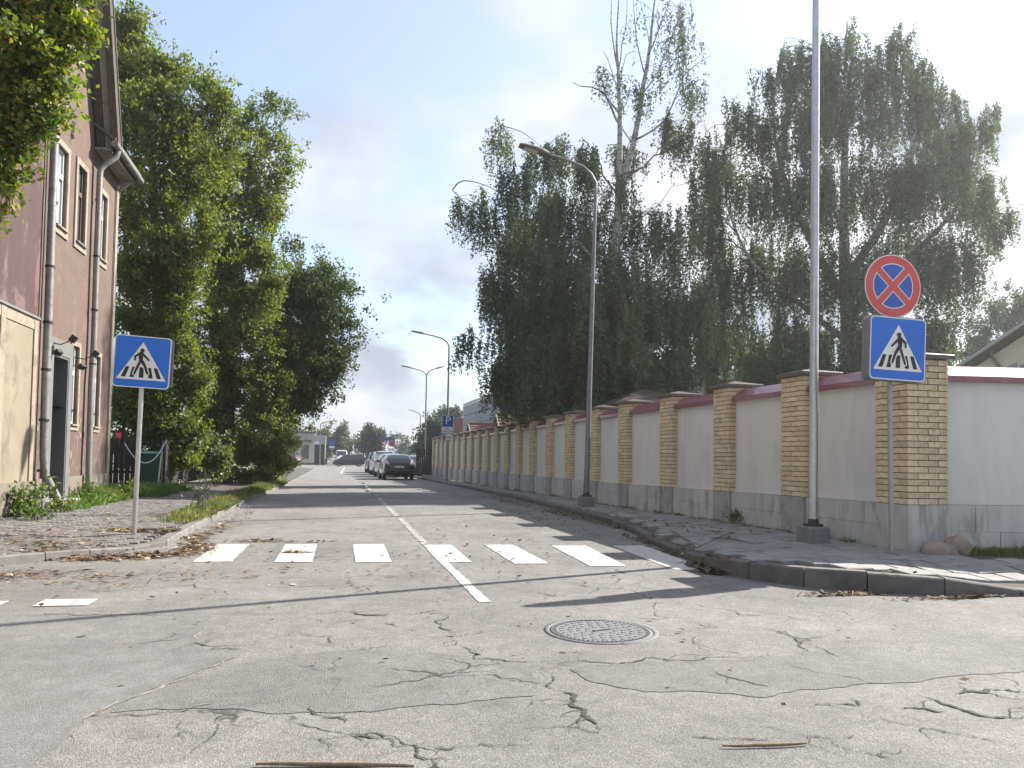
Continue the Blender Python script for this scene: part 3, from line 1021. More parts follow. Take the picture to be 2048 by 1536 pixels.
def bay(p0, p1, along_x=False, blocks=True):
    """panel, coping and footing blocks between two posts"""
    h = PWD / 2
    if along_x:
        a, c = p0[0] + h + .002, p1[0] - h - .002
        ym = p0[1]
        zb, zt = zpl(ym), ztop(ym)
        pan = MB().box(a, c, ym - .12, ym + .12, zb - .002, zt - .20)
        local(turned(pan)).build('panel', 'render_white', WALL)
        prof = [(ym - .20, zt - .255), (ym - .20, zt - .185), (ym + .06, zt - .035), (ym + .20, zt - .185), (ym + .20, zt - .255)]
        cpb = MB().prism(prof, 0, a + .002, c - .002)
        local(turned(cpb)).build('coping', 'coping', WALL)
        for r_ in range(2):
            n = 4
            z0, z1 = (.08, .40) if r_ == 0 else (.404, zb - .006)
            for k in range(n):
                off = 0 if r_ == 0 else .45
                x0 = a + (c - a) * max(0, (k - off)) / n; x1 = a + (c - a) * min(n, (k + 1 - off)) / n
                local(turned(MB().bev(x0 + .003, x1 - .003, ym - .235 + r_ * .004, ym + .2, z0, z1, .006))).build('footing_block', 'concrete', WALL)
        return
    (x0, y0), (x1, y1) = p0, p1
    ya, yc = y0 + h + .002, y1 - h - .002
    f = lambda y: x0 + (x1 - x0) * (y - y0) / (y1 - y0) - h    # road face of the posts

    def slab(dx0, dx1, za, zc, name, mt, y_a=ya, y_c=yc):
        vs = []
        for (y, zz_) in ((y_a, za), (y_c, zc)):
            for dx in (dx0, dx1):
                for z in zz_:
                    vs.append((f(y) + dx, y, z))
        # order: (y,dx,z)
        fs = [(0, 1, 3, 2), (4, 6, 7, 5), (0, 4, 5, 1), (2, 3, 7, 6), (1, 5, 7, 3), (0, 2, 6, 4)]
        return local(MB().add(vs, fs)).build(name, mt, WALL)
    slab(.125, .36, (zpl(ya) - .002, ztop(ya) - .20), (zpl(yc) - .002, ztop(yc) - .20), 'panel', 'render_white')
    # thin drip ledge under the panel
    slab(.085, .125, (zpl(ya) - .002, zpl(ya) + .018), (zpl(yc) - .002, zpl(yc) + .018), 'ledge', 'render_white')
    cb = MB(); vs = []
    for y in (ya + .003, yc - .003):
        t = ztop(y)
        for dx, z in ((.045, t - .255), (.045, t - .185), (.245, t - .035), (.44, t - .185), (.44, t - .255)):
            vs.append((f(y) + dx, y, z))
    cb.add(vs, [(4, 3, 2, 1, 0), (5, 6, 7, 8, 9)] + [(i, (i + 1) % 5, 5 + (i + 1) % 5, 5 + i) for i in range(5)])
    local(cb).build('coping', 'coping', WALL)
    zb0 = interp(ya, [(7, .08), (60, -.12)])
    if blocks:
        for r_ in range(2):
            n = 3
            for k in range(n):
                off = 0 if r_ == 0 else .5
                q0 = ya + (yc - ya) * max(0, k - off) / n; q1 = ya + (yc - ya) * min(n, k + 1 - off) / n
                if r_ == 1 and k == n - 1: q1 = yc
                zm = (zpl(ya) + .16) / 2
                z0, z1 = (zb0, zm) if r_ == 0 else (zm + .004, zpl(q0) - .006)
                slab(.045 + r_ * .003, .40, (z0, z1), (z0, z1 if r_ == 0 else zpl(q1) - .006), 'footing_block', 'concrete', q0 + .003, q1 - .003)
    else:
        slab(.045, .40, (zb0, zpl(ya) - .006), (zb0, zpl(yc) - .006), 'footing_block', 'concrete')


for i in range(len(allp) - 1):
    bay(allp[i], allp[i + 1], False, i < 9)
post(CP[0] + 3.4 * math.cos(RET), CP[1] + 3.4 * math.sin(RET), False)
bay(CP, (CP[0] + 3.4, CP[1]), True)
# pencil scrawl on the corner post
sc_ = MB()
for pts in ([(7.03, 1.62), (7.06, 1.50), (7.10, 1.66), (7.12, 1.46)], [(7.19, 1.72), (7.21, 1.44)], [(7.24, 1.74), (7.255, 1.45)], [(7.28, 1.73), (7.285, 1.50)], [(6.98, 1.55), (7.14, 1.58)]):
    sc_.tube([(x, CP[1] - PWD / 2 - .001, z) for x, z in pts], .0022, 4)
local(sc_).build('scrawl', 'concrete_dark', WALL)

# dark gate at the far end of the wall
g = thing('yard_gate', 'dark green metal gate at the far end of the wall', 'gate', (5.75, 50.6, -.06))
for k in range(9):
    MB().box(-.35 + k * .13, -.24 + k * .13, -.02, .02, .05, 1.75).build('gate_board', 'dark_metal', g)
MB().box(-.40, .92, .021, .06, 1.2, 1.28).build('rail', 'dark_metal', g)
MB().box(-.46, -.37, -.05, .05, 0, 1.9).build('gate_post', 'dark_metal', g)

# ------------------------------------------------------------------ poles, lamps, signs


def lamp(name, label, x, y, z0, h, arm, r0, r1, group=None, both=False, base=True, ang=math.pi, head=.62, lean=(0, 0), metal='lamp_steel'):
    t = thing(name, label, 'street lamp', (x, y, z0), 0, group)
    lx, ly = lean
    pole = [(lx * k / 8, ly * k / 8, (.26 if base else 0) + (h - .5 - .26) * k / 8) for k in range(9)]
    rs_ = [r0 + (r1 - r0) * k / 8 for k in range(9)]
    MB().tube(pole, rs_, 14).build('pole', metal, t)
    if base:
        MB().bev(-.155, .155, -.155, .155, -.10, .235, .02).build('base_block', 'concrete_dark', t)
        MB().lathe([(r0 + .07, .236), (r0 + .07, .262), (r0 + .01, .27), (r0 + .01, .33)], 16).build('collar', 'dark_metal', t)
    top = Vector(pole[-1])
    for sgn in ((1, -1) if both else (1,)):
        d = Vector((math.cos(ang), math.sin(ang), 0)) * sgn
        al = arm if sgn == 1 else arm * .55
        pts = [top, top + Vector((0, 0, .25)), top + d * al * .10 + Vector((0, 0, .46)), top + d * al * .26 + Vector((0, 0, .62)), top + d * al * .6 + Vector((0, 0, .74)), top + d * al + Vector((0, 0, .84))]
        MB().tube(pts, [r1, r1, r1 * .95, r1 * .85, r1 * .75, r1 * .7], 10).build('arm', metal, t)
        e = pts[-1]
        dirv = (pts[-1] - pts[-2]).normalized()
        s = Vector((-d.y, d.x, 0))
        u_ = dirv.cross(s) * -1 if dirv.cross(s).z < 0 else dirv.cross(s)
        hb = MB()
        ring = []
        for q, w_, th in ((-.12, .05, .05), (.05, .10, .075), (.2, .14, .06), (.45, .15, .045), (.62, .11, .03)):
            q *= head / .62
            c_ = e + dirv * q
            ring.append([c_ + s * w_ + u_ * th * .3, c_ + s * w_ * .7 + u_ * th, c_ - s * w_ * .7 + u_ * th, c_ - s * w_ + u_ * th * .3, c_ - s * w_ - u_ * th * .4, c_ + s * w_ - u_ * th * .4])
        vs = [v for r_ in ring for v in r_]
        fs = [(i * 6 + k, i * 6 + (k + 1) % 6, (i + 1) * 6 + (k + 1) % 6, (i + 1) * 6 + k) for i in range(4) for k in range(6)] + [(5, 4, 3, 2, 1, 0), (24, 25, 26, 27, 28, 29)]
        hd = hb.add(vs, fs).build('lamp_head', 'lamp_head', t)
        c_ = e + dirv * .33 * head / .62 - u_ * .035
        MB().add([c_ + s * .1 - dirv * .17, c_ + s * .1 + dirv * .17, c_ - s * .1 + dirv * .17, c_ - s * .1 - dirv * .17], [(0, 1, 2, 3)]).build('lens', 'lens_clear', hd)
    return t


p = onz(1626, 1088, .15)
lamp('street_lamp', 'tall shiny steel lamp pole on a grey block beside the crossing sign', p.x, p.y, .15, 8.6, 1.5, .060, .045, 'tall single street lamps', lean=(.04, 0), metal='galv')
p = onz(1172, 1013, .10)
lamp('street_lamp', 'grey tapering street lamp with a curved arm, in front of the first birch', p.x, p.y, .10, 7.95, 1.28, .068, .040, 'tall single street lamps', lean=(.14, 0))
p = at(893, 950, 42.5)
lamp('street_lamp', 'street lamp rising behind the parking sign at the wall', p.x, p.y, -.10, 8.0, 1.5, .07, .045, 'tall single street lamps', base=False)
p = at(849, 948, 58.5)
lamp('double_street_lamp', 'street lamp with two arms past the end of the wall', p.x, p.y, -.15, 8.0, 1.35, .07, .045, both=True, base=False)
p = at(839, 930, 105)
lamp('street_lamp', 'distant slim street lamp standing before the dark trees past the junction', p.x, p.y, -.4, 7.6, .9, .09, .06, None, base=False, head=.8)
p = at(639, 928, 120)
lamp('street_lamp', 'distant street lamp in front of the small white shop', p.x, p.y, -.45, 6.8, 1.7, .12, .07, None, base=False, ang=0.2, head=1.0)


def disc(r, n, z, c=(0, 0)):
    return [(c[0] + r * math.cos(2 * math.pi * k / n), c[1] + r * math.sin(2 * math.pi * k / n)) for k in range(n)]


def face(parent, name, mt, outlines, yoff):
    """flat print: outlines in (x, z) on the plane y = yoff of a sign plate"""
    b = MB()
    for o in outlines:
        b.add([(x, yoff, z) for x, z in o], [tuple(range(len(o)))])
    return b.build(name, mt, parent)


def rrect(x0, x1, z0, z1, r, n=5):
    out = []
    for (cx, cz, a0) in ((x1 - r, z1 - r, 0), (x0 + r, z1 - r, 90), (x0 + r, z0 + r, 180), (x1 - r, z0 + r, 270)):
        for k in range(n + 1):
            a = rad(a0 + 90 * k / n)
            out.append((cx + r * math.cos(a), cz + r * math.sin(a)))
    return out


def limb(pts, w, n=6):
    """outline of a thick polyline with round ends (for the pictogram)"""
    L_, R_ = [], []
    for i, p in enumerate(pts):
        a = Vector(pts[max(0, i - 1)]); c = Vector(pts[min(len(pts) - 1, i + 1)])
        t = (c - a).normalized(); nn = Vector((-t.y, t.x))
        ww = w[i] / 2
        L_.append(Vector(p) + nn * ww); R_.append(Vector(p) - nn * ww)
    out = [tuple(v) for v in L_]
    t = (Vector(pts[-1]) - Vector(pts[-2])).normalized(); nn = Vector((-t.y, t.x))
    for k in range(1, n):
        a = math.pi * k / n
        out.append(tuple(Vector(pts[-1]) + (nn * math.cos(a) + t * math.sin(a)) * w[-1] / 2))
    out += [tuple(v) for v in reversed(R_)]
    t = (Vector(pts[0]) - Vector(pts[1])).normalized(); nn = Vector((-t.y, t.x))
    for k in range(1, n):
        a = math.pi * k / n
        out.append(tuple(Vector(pts[0]) + (nn * math.cos(a) + t * math.sin(a)) * w[0] / 2))
    return out


def crossing_face(parent, S_, y, blue, mirror):
    """the walker on a zebra in a white triangle on a blue square of side S_ centred on the origin"""
    def U(x, yy):
        u = (x - 165) / 603 - .5
        v = .5 - (yy - 780) / 650
        return ((-u if mirror else u) * S_, v * S_)
    face(parent, 'white_border', 'sign_white', [rrect(-S_ / 2 + .003, S_ / 2 - .003, -S_ / 2 + .003, S_ / 2 - .003, .05)], y - .002)
    face(parent, 'blue_field', blue, [rrect(-S_ / 2 + .016, S_ / 2 - .016, -S_ / 2 + .016, S_ / 2 - .016, .042)], y - .004)
    face(parent, 'triangle', 'sign_white', [[U(467, 858), U(203, 1328), U(728, 1328)]], y - .006)
    bars = []
    for (a, c, w0) in ((322, 277, 40), (388, 366, 40), (466, 466, 44), (545, 566, 40), (614, 656, 40)):
        bars.append([U(a - w0 / 2, 1172), U(a + w0 / 2, 1172), U(c + w0 / 2 + 3, 1302), U(c - w0 / 2 - 3, 1302)])
    face(parent, 'zebra_bars', 'sign_black', bars, y - .008)
    k = S_ / 603

    def lm(pts, ws, grow=0):
        return limb([U(*p) for p in pts], [(w + grow) * k for w in ws])
    legs = [([(482, 1075), (436, 1150), (404, 1246)], [40, 30, 25]), ([(494, 1120), (540, 1256)], [28, 24])]
    face(parent, 'walker_outline', 'sign_white', [lm(a, w, 20) for a, w in legs], y - .010)
    body = [lm(a, w) for a, w in legs]
    body += [lm([(482, 1006), (482, 1090)], [52, 38]), lm([(466, 1004), (396, 1080)], [24, 20]), lm([(498, 1004), (543, 1042), (542, 1086)], [26, 24, 18])]
    body.append([U(470 + 24 * math.cos(2 * math.pi * q / 16), 962 + 24 * math.sin(2 * math.pi * q / 16)) for q in range(16)])
    b = MB()
    for i, o in enumerate(body):
        b.add([(x, y - .0115 - .0004 * i, z) for x, z in o], [tuple(range(len(o)))])
    b.build('walker', 'sign_black', parent)


# left crossing sign
p = onz(268, 1066, .13)
ls = thing('crossing_sign', 'blue pedestrian crossing sign on a steel pole on the left block pavement', 'road sign', (p.x, p.y, .115))
ls.rotation_euler = (0, rad(.9), rad(4))
MB().tube([(0, 0, 0), (0, 0, 1.2), (0, 0, 2.62)], .031, 14).build('pole', 'galv', ls)
pl = MB().prism(rrect(-.35, .35, -.345, .345, .05), 1, -.042, -.060)
plo = pl.build('sign_plate', 'sign_grey', ls, (0, 0, 2.30), (0, rad(1.2), 0))
crossing_face(plo, .70, -.0605, 'sign_blue', True)
MB().prism(rrect(-.33, .37, -.335, .335, .05), 1, .044, .060).build('rear_plate', 'sign_grey', ls, (0, 0, 2.32))
for zc in (2.12, 2.46):
    MB().box(-.05, .05, -.041, .043, zc, zc + .03).build('bracket', 'galv_dull', ls)

# right pole: no-stopping disc above a box crossing sign
p = onz(1783, 1106, .17)
rsn = thing('sign_post', 'round no stopping sign above a blue crossing box sign on one pole', 'road sign', (p.x, p.y, .155))
rsn.rotation_euler = (0, rad(.2), rad(-1.5))
MB().tube([(0, 0, 0), (-.02, 0, 1.5), (-.05, 0, 3.45)], .0285, 14).build('pole', 'galv_dull', rsn)
bx_ = MB().prism(rrect(-.375, .375, -.375, .375, .055), 1, -.034, -.170)
bxo = bx_.build('box_sign', 'sign_grey', rsn, (-.05, 0, 2.405), (0, rad(1.6), 0))
crossing_face(bxo, .742, -.1705, 'sign_blue', False)
RD = .378
dsc = MB().prism(disc(RD, 48, 0), 1, -.036, -.052).build('round_sign', 'sign_grey', rsn, (-.025, 0, 3.170), (0, rad(1.5), 0))
face(dsc, 'white_rim', 'sign_white', [disc(RD - .002, 48, 0)], -.0535)
face(dsc, 'red_field', 'sign_red', [disc(RD - .013, 48, 0)], -.0555)


def sector(R, hw, q, g):
    """blue wedge between the arms of the cross, q-th quarter, inset g"""
    a0 = rad(48 + 90 * q)
    def ln(a):                                       # a point on the arc where the arm edge meets it
        return math.asin((hw + g) / R)
    d = ln(0)
    n = 10
    A, Bq = a0 + d, a0 + math.pi / 2 - d
    out = [(R * math.cos(A + (Bq - A) * k / n), R * math.sin(A + (Bq - A) * k / n)) for k in range(n + 1)]
    mid = a0 + math.pi / 4
    t = (hw + g) * math.sqrt(2)
    return out + [(t * math.cos(mid), t * math.sin(mid))]


face(dsc, 'white_edging', 'sign_white', [sector(RD * .715, RD * .105, q, 0) for q in range(4)], -.0575)
face(dsc, 'blue_quarter', 'sign_blue_dull', [sector(RD * .685, RD * .105, q, .0105) for q in range(4)], -.0595)
for zc in (2.22, 2.58, 3.05, 3.26):
    MB().box(-.085, .005, -.0335, .035, zc, zc + .03).build('bracket', 'galv_dull', rsn)


def text(parent, s, size, loc, mt, name='lettering'):
    """flat print on a plate"""
    c = bpy.data.curves.new(name, 'FONT')
    c.body = s; c.size = size; c.align_x = 'CENTER'; c.align_y = 'CENTER'
    c.extrude = .001
    c.materials.append(MATS[mt])
    tmp = bpy.data.objects.new('tmp_text', c)
    me = bpy.data.meshes.new_from_object(tmp)
    bpy.data.objects.remove(tmp)
    return tag(link(name, me, parent, loc, (rad(90), 0, 0)), kind='stuff')


# parking sign with its two plates
p = at(893, 952, 33.0)
ps = thing('parking_sign', 'blue parking sign with two white plates on a pole beside the wall', 'road sign', (p.x, p.y, .05))
MB().tube([(0, 0, 0), (0, 0, 2.75)], .03, 10).build('pole', 'galv_dull', ps)
zz0 = at(893, 842, 33).z - .05
q = MB().prism(rrect(-.255, .255, -.26, .26, .03), 1, -.034, -.05).build('parking_plate', 'sign_white', ps, (0, 0, zz0))
face(q, 'blue_field', 'sign_blue_dull', [rrect(-.235, .235, -.24, .24, .025)], -.052)
text(q, 'P', .50, (.01, -.054, .01), 'sign_white', 'parking_letter')
q = MB().prism(rrect(-.255, .255, -.13, .13, .015), 1, -.034, -.05).build('time_plate', 'sign_white', ps, (0, 0, zz0 - .40))
text(q, '7 00-19 00', .10, (0, -.054, -.045), 'sign_black')
face(q, 'hammers_symbol', 'sign_black', [limb([(-.05, .03), (.05, .09)], [.016, .016]), limb([(-.05, .0895), (.05, .0305)], [.016, .016])], -.053)
q = MB().prism(rrect(-.245, .245, -.115, .115, .012), 1, -.034, -.05).build('limit_plate', 'sign_white', ps, (0, 0, zz0 - .71))
face(q, 'disc_symbol', 'sign_black', [rrect(-.215, -.085, -.09, .09, .01)], -.053)
face(q, 'disc_mark', 'sign_white', [limb([(-.18, .03), (-.12, .03)], [.02, .02]), limb([(-.15, .0), (-.15, -.06)], [.02, .02])], -.0545)
text(q, '90 min', .085, (.08, -.054, 0), 'sign_black')

# distant give-way and no-entry-of-lorries signs at the junction
p = at(776, 925, 86)
fs_ = thing('junction_sign', 'distant give way triangle and red round sign above the parked cars', 'road sign', (p.x, p.y, zr(84)))
MB().tube([(0, 0, 0), (0, 0, 3.3)], .035, 8).build('pole', 'galv_dull', fs_)
z0 = at(776, 888, 86).z - zr(84)
a_ = MB().prism([(-.85, .28), (-.05, .28), (-.45, -.42)], 1, -.04, -.06).build('give_way_plate', 'sign_red', fs_, (0, 0, z0))
face(a_, 'white_field', 'sign_white', [[(-.68, .20), (-.22, .20), (-.45, -.22)]], -.062)
a_ = MB().prism(disc(.36, 28, 0), 1, -.045, -.065).build('round_plate', 'sign_red', fs_, (.38, 0, z0 + .06))
face(a_, 'dark_field', 'sign_grey', [disc(.25, 28, 0)], -.067)
face(a_, 'slash', 'sign_red', [limb([(-.2, .2), (.2, -.2)], [.05, .05])], -.069)
MB().prism(rrect(-.30, .40, -.14, .14, .02), 1, -.045, -.06).build('white_plate', 'sign_white', fs_, (.30, 0, z0 - .62))
MB().prism(rrect(-.62, .40, -.12, .12, .02), 1, -.045, -.06).build('street_name_plate', 'sign_blue_dull', fs_, (-.15, 0, z0 + .55))
p = at(663, 927, 118)
bs_ = thing('direction_sign', 'distant blue and white sign on a pole beside the white van', 'road sign', (p.x, p.y, zr(116)))
MB().tube([(0, 0, 0), (0, 0, 3.4)], .05, 8).build('pole', 'galv_dull', bs_)
MB().box(-.45, .45, -.08, -.05, 3.0, 3.75).build('blue_plate', 'sign_blue_dull', bs_)
MB().box(-.42, .42, -.085, -.05, 2.68, 2.96).build('white_plate', 'sign_white', bs_)

# ------------------------------------------------------------------ manhole
p = onz(1202, 1262)
mh = thing('manhole_cover', 'round ribbed iron manhole cover set in the road', 'manhole', (p.x, p.y, 0), .35)
MB().lathe([(.405, -.03), (.405, .004), (.375, .005), (.368, .002), (.368, -.03)], 56).build('frame_ring', 'iron', mh)
cb = MB().lathe([(.362, -.03), (.362, .004), (.345, .005), (.335, .004), (0.001, .004)], 56)
cv = cb.build('cover', 'iron', mh)
b = MB()
for k in range(64):
    a = 2 * math.pi * k / 64
    b.add([(.318 * math.cos(a), .318 * math.sin(a), .0045), (.342 * math.cos(a + .02), .342 * math.sin(a + .02), .0045), (.342 * math.cos(a + .065), .342 * math.sin(a + .065), .0045), (.318 * math.cos(a + .045), .318 * math.sin(a + .045), .0045),
           (.318 * math.cos(a), .318 * math.sin(a),   .0095), (.342 * math.cos(a + .02), .342 * math.sin(a + .02),   .0095), (.342 * math.cos(a + .065), .342 * math.sin(a + .065), .0095), (.318 * math.cos(a + .045), .318 * math.sin(a + .045), .0095)],
          [(0, 1, 5, 4), (1, 2, 6, 5), (2, 3, 7, 6), (3, 0, 4, 7), (4, 5, 6, 7)])
tag(b.build('rim_teeth', 'iron', cv), kind='stuff')
b = MB()
for ring, n in ((.28, 26), (.22, 20), (.16, 14), (.10, 9)):
    for k in range(n):
        a = 2 * math.pi * k / n
        x, y = ring * math.cos(a), ring * math.sin(a)
        b.bev(x - .017, x + .017, y - .010, y + .010, .003, .0085, .002)
tag(b.build('studs', 'iron', cv), kind='stuff')
MB().bev(-.07, .07, -.012, .012, .003, .016, .003).build('lifting_bar', 'iron', cv)

# ------------------------------------------------------------------ old houses on the left
H = thing('old_house', 'pinkish brown rendered old house with tall windows and a steep gable', 'house', (HX, 16.5, .15))
HO = Vector((HX, 16.5, .15))


def hl(bm):
    bm.v = [(x - HO.x, y - HO.y, z - HO.z) for (x, y, z) in bm.v]
    return bm


def wall_with_holes(outline, holes, x, depth, zsplit=None):
    """a wall in the plane x (facing +x) as a grid of cells with rectangular openings and reveals"""
    b = MB()
    ys = sorted({v for h in holes for v in h[:2]} | {outline[0], outline[1]})
    zs = sorted({v for h in holes for v in h[2:]} | {outline[2], outline[3]})
    for i in range(len(ys) - 1):
        for j in range(len(zs) - 1):
            cy_, cz_ = (ys[i] + ys[i + 1]) / 2, (zs[j] + zs[j + 1]) / 2
            if any(h[0] < cy_ < h[1] and h[2] < cz_ < h[3] for h in holes):
                continue
            b.add([(x, ys[i], zs[j]), (x, ys[i + 1], zs[j]), (x, ys[i + 1], zs[j + 1]), (x, ys[i], zs[j + 1])], [(0, 1, 2, 3)])
    for (y0, y1, z0, z1) in holes:
        for q in ([(y0, z0), (y0, z1)], [(y1, z1), (y1, z0)], [(y0, z1), (y1, z1)], [(y1, z0), (y0, z0)]):
            (a0, c0), (a1, c1) = q
            b.add([(x, a0, c0), (x - depth, a0, c0), (x - depth, a1, c1), (x, a1, c1)], [(0, 1, 2, 3)])
    return b


WIN_UP = [(14.90, 15.44, 5.22, 6.66), (16.02, 16.52, 5.22, 6.70), (17.38, 17.93, 5.26, 6.64)]
WIN_LO = [(16.10, 16.47, 1.72, 3.22), (17.50, 17.86, 1.72, 3.20)]
DOOR = (14.98, 15.80, .32, 2.93)
Y0, Y1, ZE = 14.36, 18.78, 7.40
b = wall_with_holes((Y0, Y1, 2.0, ZE), WIN_UP + [(w[0], w[1], 2.0, w[3]) for w in WIN_LO] + [(DOOR[0], DOOR[1], 2.0, DOOR[3])], HX, .24)
# gable above the eaves, right of it the main eave
gp = [(Y0 - 2.6, ZE), (17.05, ZE), (16.05, 10.0), (15.4, 11.6), (14.4, 12.6), (13.0, 11.6), (12.4, 10.0), (Y0 - 2.6, ZE + .5)]
b.add([(HX, y, z) for y, z in gp], [tuple(range(len(gp)))])
b.add([(HX, Y1, .1), (HX - 8, Y1, .1), (HX - 8, Y1, ZE), (HX, Y1, ZE)], [(0, 1, 2, 3)])
b.add([(HX - 8, Y1, .1), (HX - 8, Y0, .1), (HX - 8, Y0, ZE), (HX - 8, Y1, ZE)], [(0, 1, 2, 3)])
hl(b).build('wall', 'house_pink', H)
b = wall_with_holes((Y0, Y1, .72, 2.0), [(w[0], w[1], w[2], 2.0) for w in WIN_LO] + [(DOOR[0], DOOR[1], .72, 2.0)], HX, .24)
hl(b).build('lower_wall', 'house_peel', H)
b = MB().box(HX - .1, HX + .035, 15.98, Y1 + .02, .05, .72)
b.box(HX - .1, HX + .035, Y0, 14.80, .05, .72)
hl(b).build('plinth', 'plinth_render', H)
hl(MB().box(HX - .05, HX + .03, Y1 - .16, Y1 + .015, .723, ZE - .25)).build('corner_strip', 'cream_trim', H)
hl(MB().box(HX - .05, HX + .012, Y1 - .21, Y1 - .165, .73, ZE - .25)).build('corner_joint', 'old_wood', H)


def window(hole, kind, surround=.11):
    y0, y1, z0, z1 = hole
    w = MB()
    s = surround
    for (a, c, d, e) in ((y0 - s, y0 - .001, z0 - s * 1.3, z1 + s), (y1 + .001, y1 + s, z0 - s * 1.3, z1 + s), (y0 - .001, y1 + .001, z1 + .001, z1 + s), (y0 - .001, y1 + .001, z0 - s * 1.3, z0 - .001)):
        w.box(HX - .02, HX + .03, a, c, d, e)
    wo_ = hl(w).build('window', 'cream_trim', H)
    x = HX - .055
    fm = 'upvc' if kind == 'new' else 'old_wood'
    f = MB()
    t = .055
    zt_ = z0 + (z1 - z0) * .66
    f.box(x - .05, x + .01, y0, y0 + t, z0, z1); f.box(x - .05, x + .01, y1 - t, y1, z0, z1)
    f.box(x - .05, x + .01, y0 + t, y1 - t, z0, z0 + t); f.box(x - .05, x + .01, y0 + t, y1 - t, z1 - t, z1)
    f.box(x - .05, x + .022, y0 + t, y1 - t, zt_ - .045, zt_ + .045)
    ym = (y0 + y1) / 2
    f.box(x - .04, x + .012, ym - .03, ym + .03, z0 + t, zt_ - .045)
    if kind != 'new':
        f.box(x - .04, x + .012, ym - .02, ym + .02, zt_ + .045, z1 - t)
    hl(f).build('frame', fm, wo_)
    for (a, c, d, e) in ((y0 + t, ym - .03, z0 + t, zt_ - .045), (ym + .03, y1 - t, z0 + t, zt_ - .045), (y0 + t, y1 - t, zt_ + .045, z1 - t)):
        hl(MB().add([(x - .02, a, d), (x - .02, c, d), (x - .02, c, e), (x - .02, a, e)], [(0, 1, 2, 3)])).build('pane', 'pane_light' if kind == 'new' else 'pane', wo_)
    hl(MB().box(HX - .04, HX + .075, y0 - .03, y1 + .03, z0 - .032, z0 - .002)).build('sill', 'zinc' if kind != 'new' else 'cream_trim', wo_)
    return wo_


for i, h_ in enumerate(WIN_UP):
    window(h_, 'old' if i == 1 else 'new')
for h_ in WIN_LO:
    window(h_, 'new', .09)
# gable window in the steep attic wall
w = MB()
for (a, c, d, e) in ((15.05, 15.15, 8.5, 10.1), (15.95, 16.10, 8.5, 10.1), (15.15, 15.95, 8.5, 8.62), (15.15, 15.95, 9.98, 10.1)):
    w.box(HX - .02, HX + .035, a, c, d, e)
wo_ = hl(w).build('window', 'cream_trim', H)
hl(MB().box(HX + .002, HX + .012, 15.16, 15.94, 8.63, 9.97)).build('pane', 'pane', wo_)
hl(MB().box(HX + .013, HX + .03, 15.52, 15.58, 8.63, 9.97).box(HX + .013, HX + .03, 15.16, 15.52, 9.5, 9.55).box(HX + .013, HX + .03, 15.58, 15.94, 9.5, 9.55)).build('frame', 'upvc', wo_)
# doorway: grey surround, deep grey jamb, dark door, step
d0, d1, dz0, dz1 = DOOR
b = MB()
b.box(HX - .02, HX + .06, d0 - .26, d0, .16, dz1 + .28)
b.box(HX - .02, HX + .06, d1, d1 + .20, .16, dz1 + .28)
b.box(HX - .02, HX + .06, d0, d1, dz1, dz1 + .28)
do = hl(b).build('door_surround', 'grey_paint', H)
b = MB().box(HX - .46, HX + .05, d1 - .045, d1 - .003, .331, dz1 - .003)
b.box(HX - .46, HX + .05, d0 + .003, d0 + .045, .331, dz1 - .003).box(HX - .46, HX + .05, d0 + .046, d1 - .046, dz1 - .045, dz1 - .004)
hl(b).build('jamb', 'grey_paint_dark', do)
dr = hl(MB().box(HX - .46, HX - .40, d0, d1, .34, dz1)).build('door', 'door_grey', H)
hl(MB().box(HX - .399, HX - .392, d0 + .1, d1 - .1, 2.3, 2.75)).build('pane', 'pane', dr)
hl(MB().box(HX - .399, HX - .388, d0 + .1, d1 - .1, .5, 1.2)).build('door_panel', 'door_grey', dr)
hl(MB().tube([(HX - .40, d0 + .1, 1.3), (HX - .35, d0 + .1, 1.3), (HX - .35, d0 + .22, 1.3)], .012, 6)).build('handle', 'galv', dr)
hl(MB().bev(HX - .45, HX + .30, d0 - .15, d1 + .12, .06, .33, .015)).build('door_step', 'concrete', H)
# eaves right of the gable
EX, E0, E1 = HX + .32, 16.98, 18.92
for k in range(3):
    hl(MB().box(HX + .01 + k * .104, HX + .11 + k * .104, E0, E1 - .08, 7.36 + .012 * (k % 2), 7.40 + .012 * (k % 2))).build('soffit_board', 'soffit', H)
hl(MB().box(EX + .005, EX + .03, E0 - .05, E1, 7.30, 7.52)).build('fascia', 'old_wood', H)
hl(MB().prism([(HX + .035, 7.10), (EX, 7.35), (HX + .035, 7.35)], 1, E1 - .15, E1 - .06)).build('eave_bracket', 'soffit', H)
hl(MB().tube([(EX + .10, E0 - .15, 7.46), (EX + .10, E1 + .10, 7.44)], .07, 10)).build('gutter', 'zinc', H)
rb = MB().add([(EX + .10, E0 - .1, 7.53), (EX + .10, E1 + .1, 7.53), (HX - 4, E1 + .1, 10.6), (HX - 4, E0 - .1, 10.6), (EX + .10, E0 - .1, 7.60), (EX + .10, E1 + .1, 7.60), (HX - 4, E1 + .1, 10.7), (HX - 4, E0 - .1, 10.7)],
               [(0, 3, 2, 1), (4, 5, 6, 7), (0, 1, 5, 4), (1, 2, 6, 5), (2, 3, 7, 6), (3, 0, 4, 7)])
hl(rb).build('roof', 'roof_tin', H)
# barge boards along the steep gable edge
gline = [(17.12, 7.45), (16.12, 10.0), (15.47, 11.6), (14.4, 12.7)]


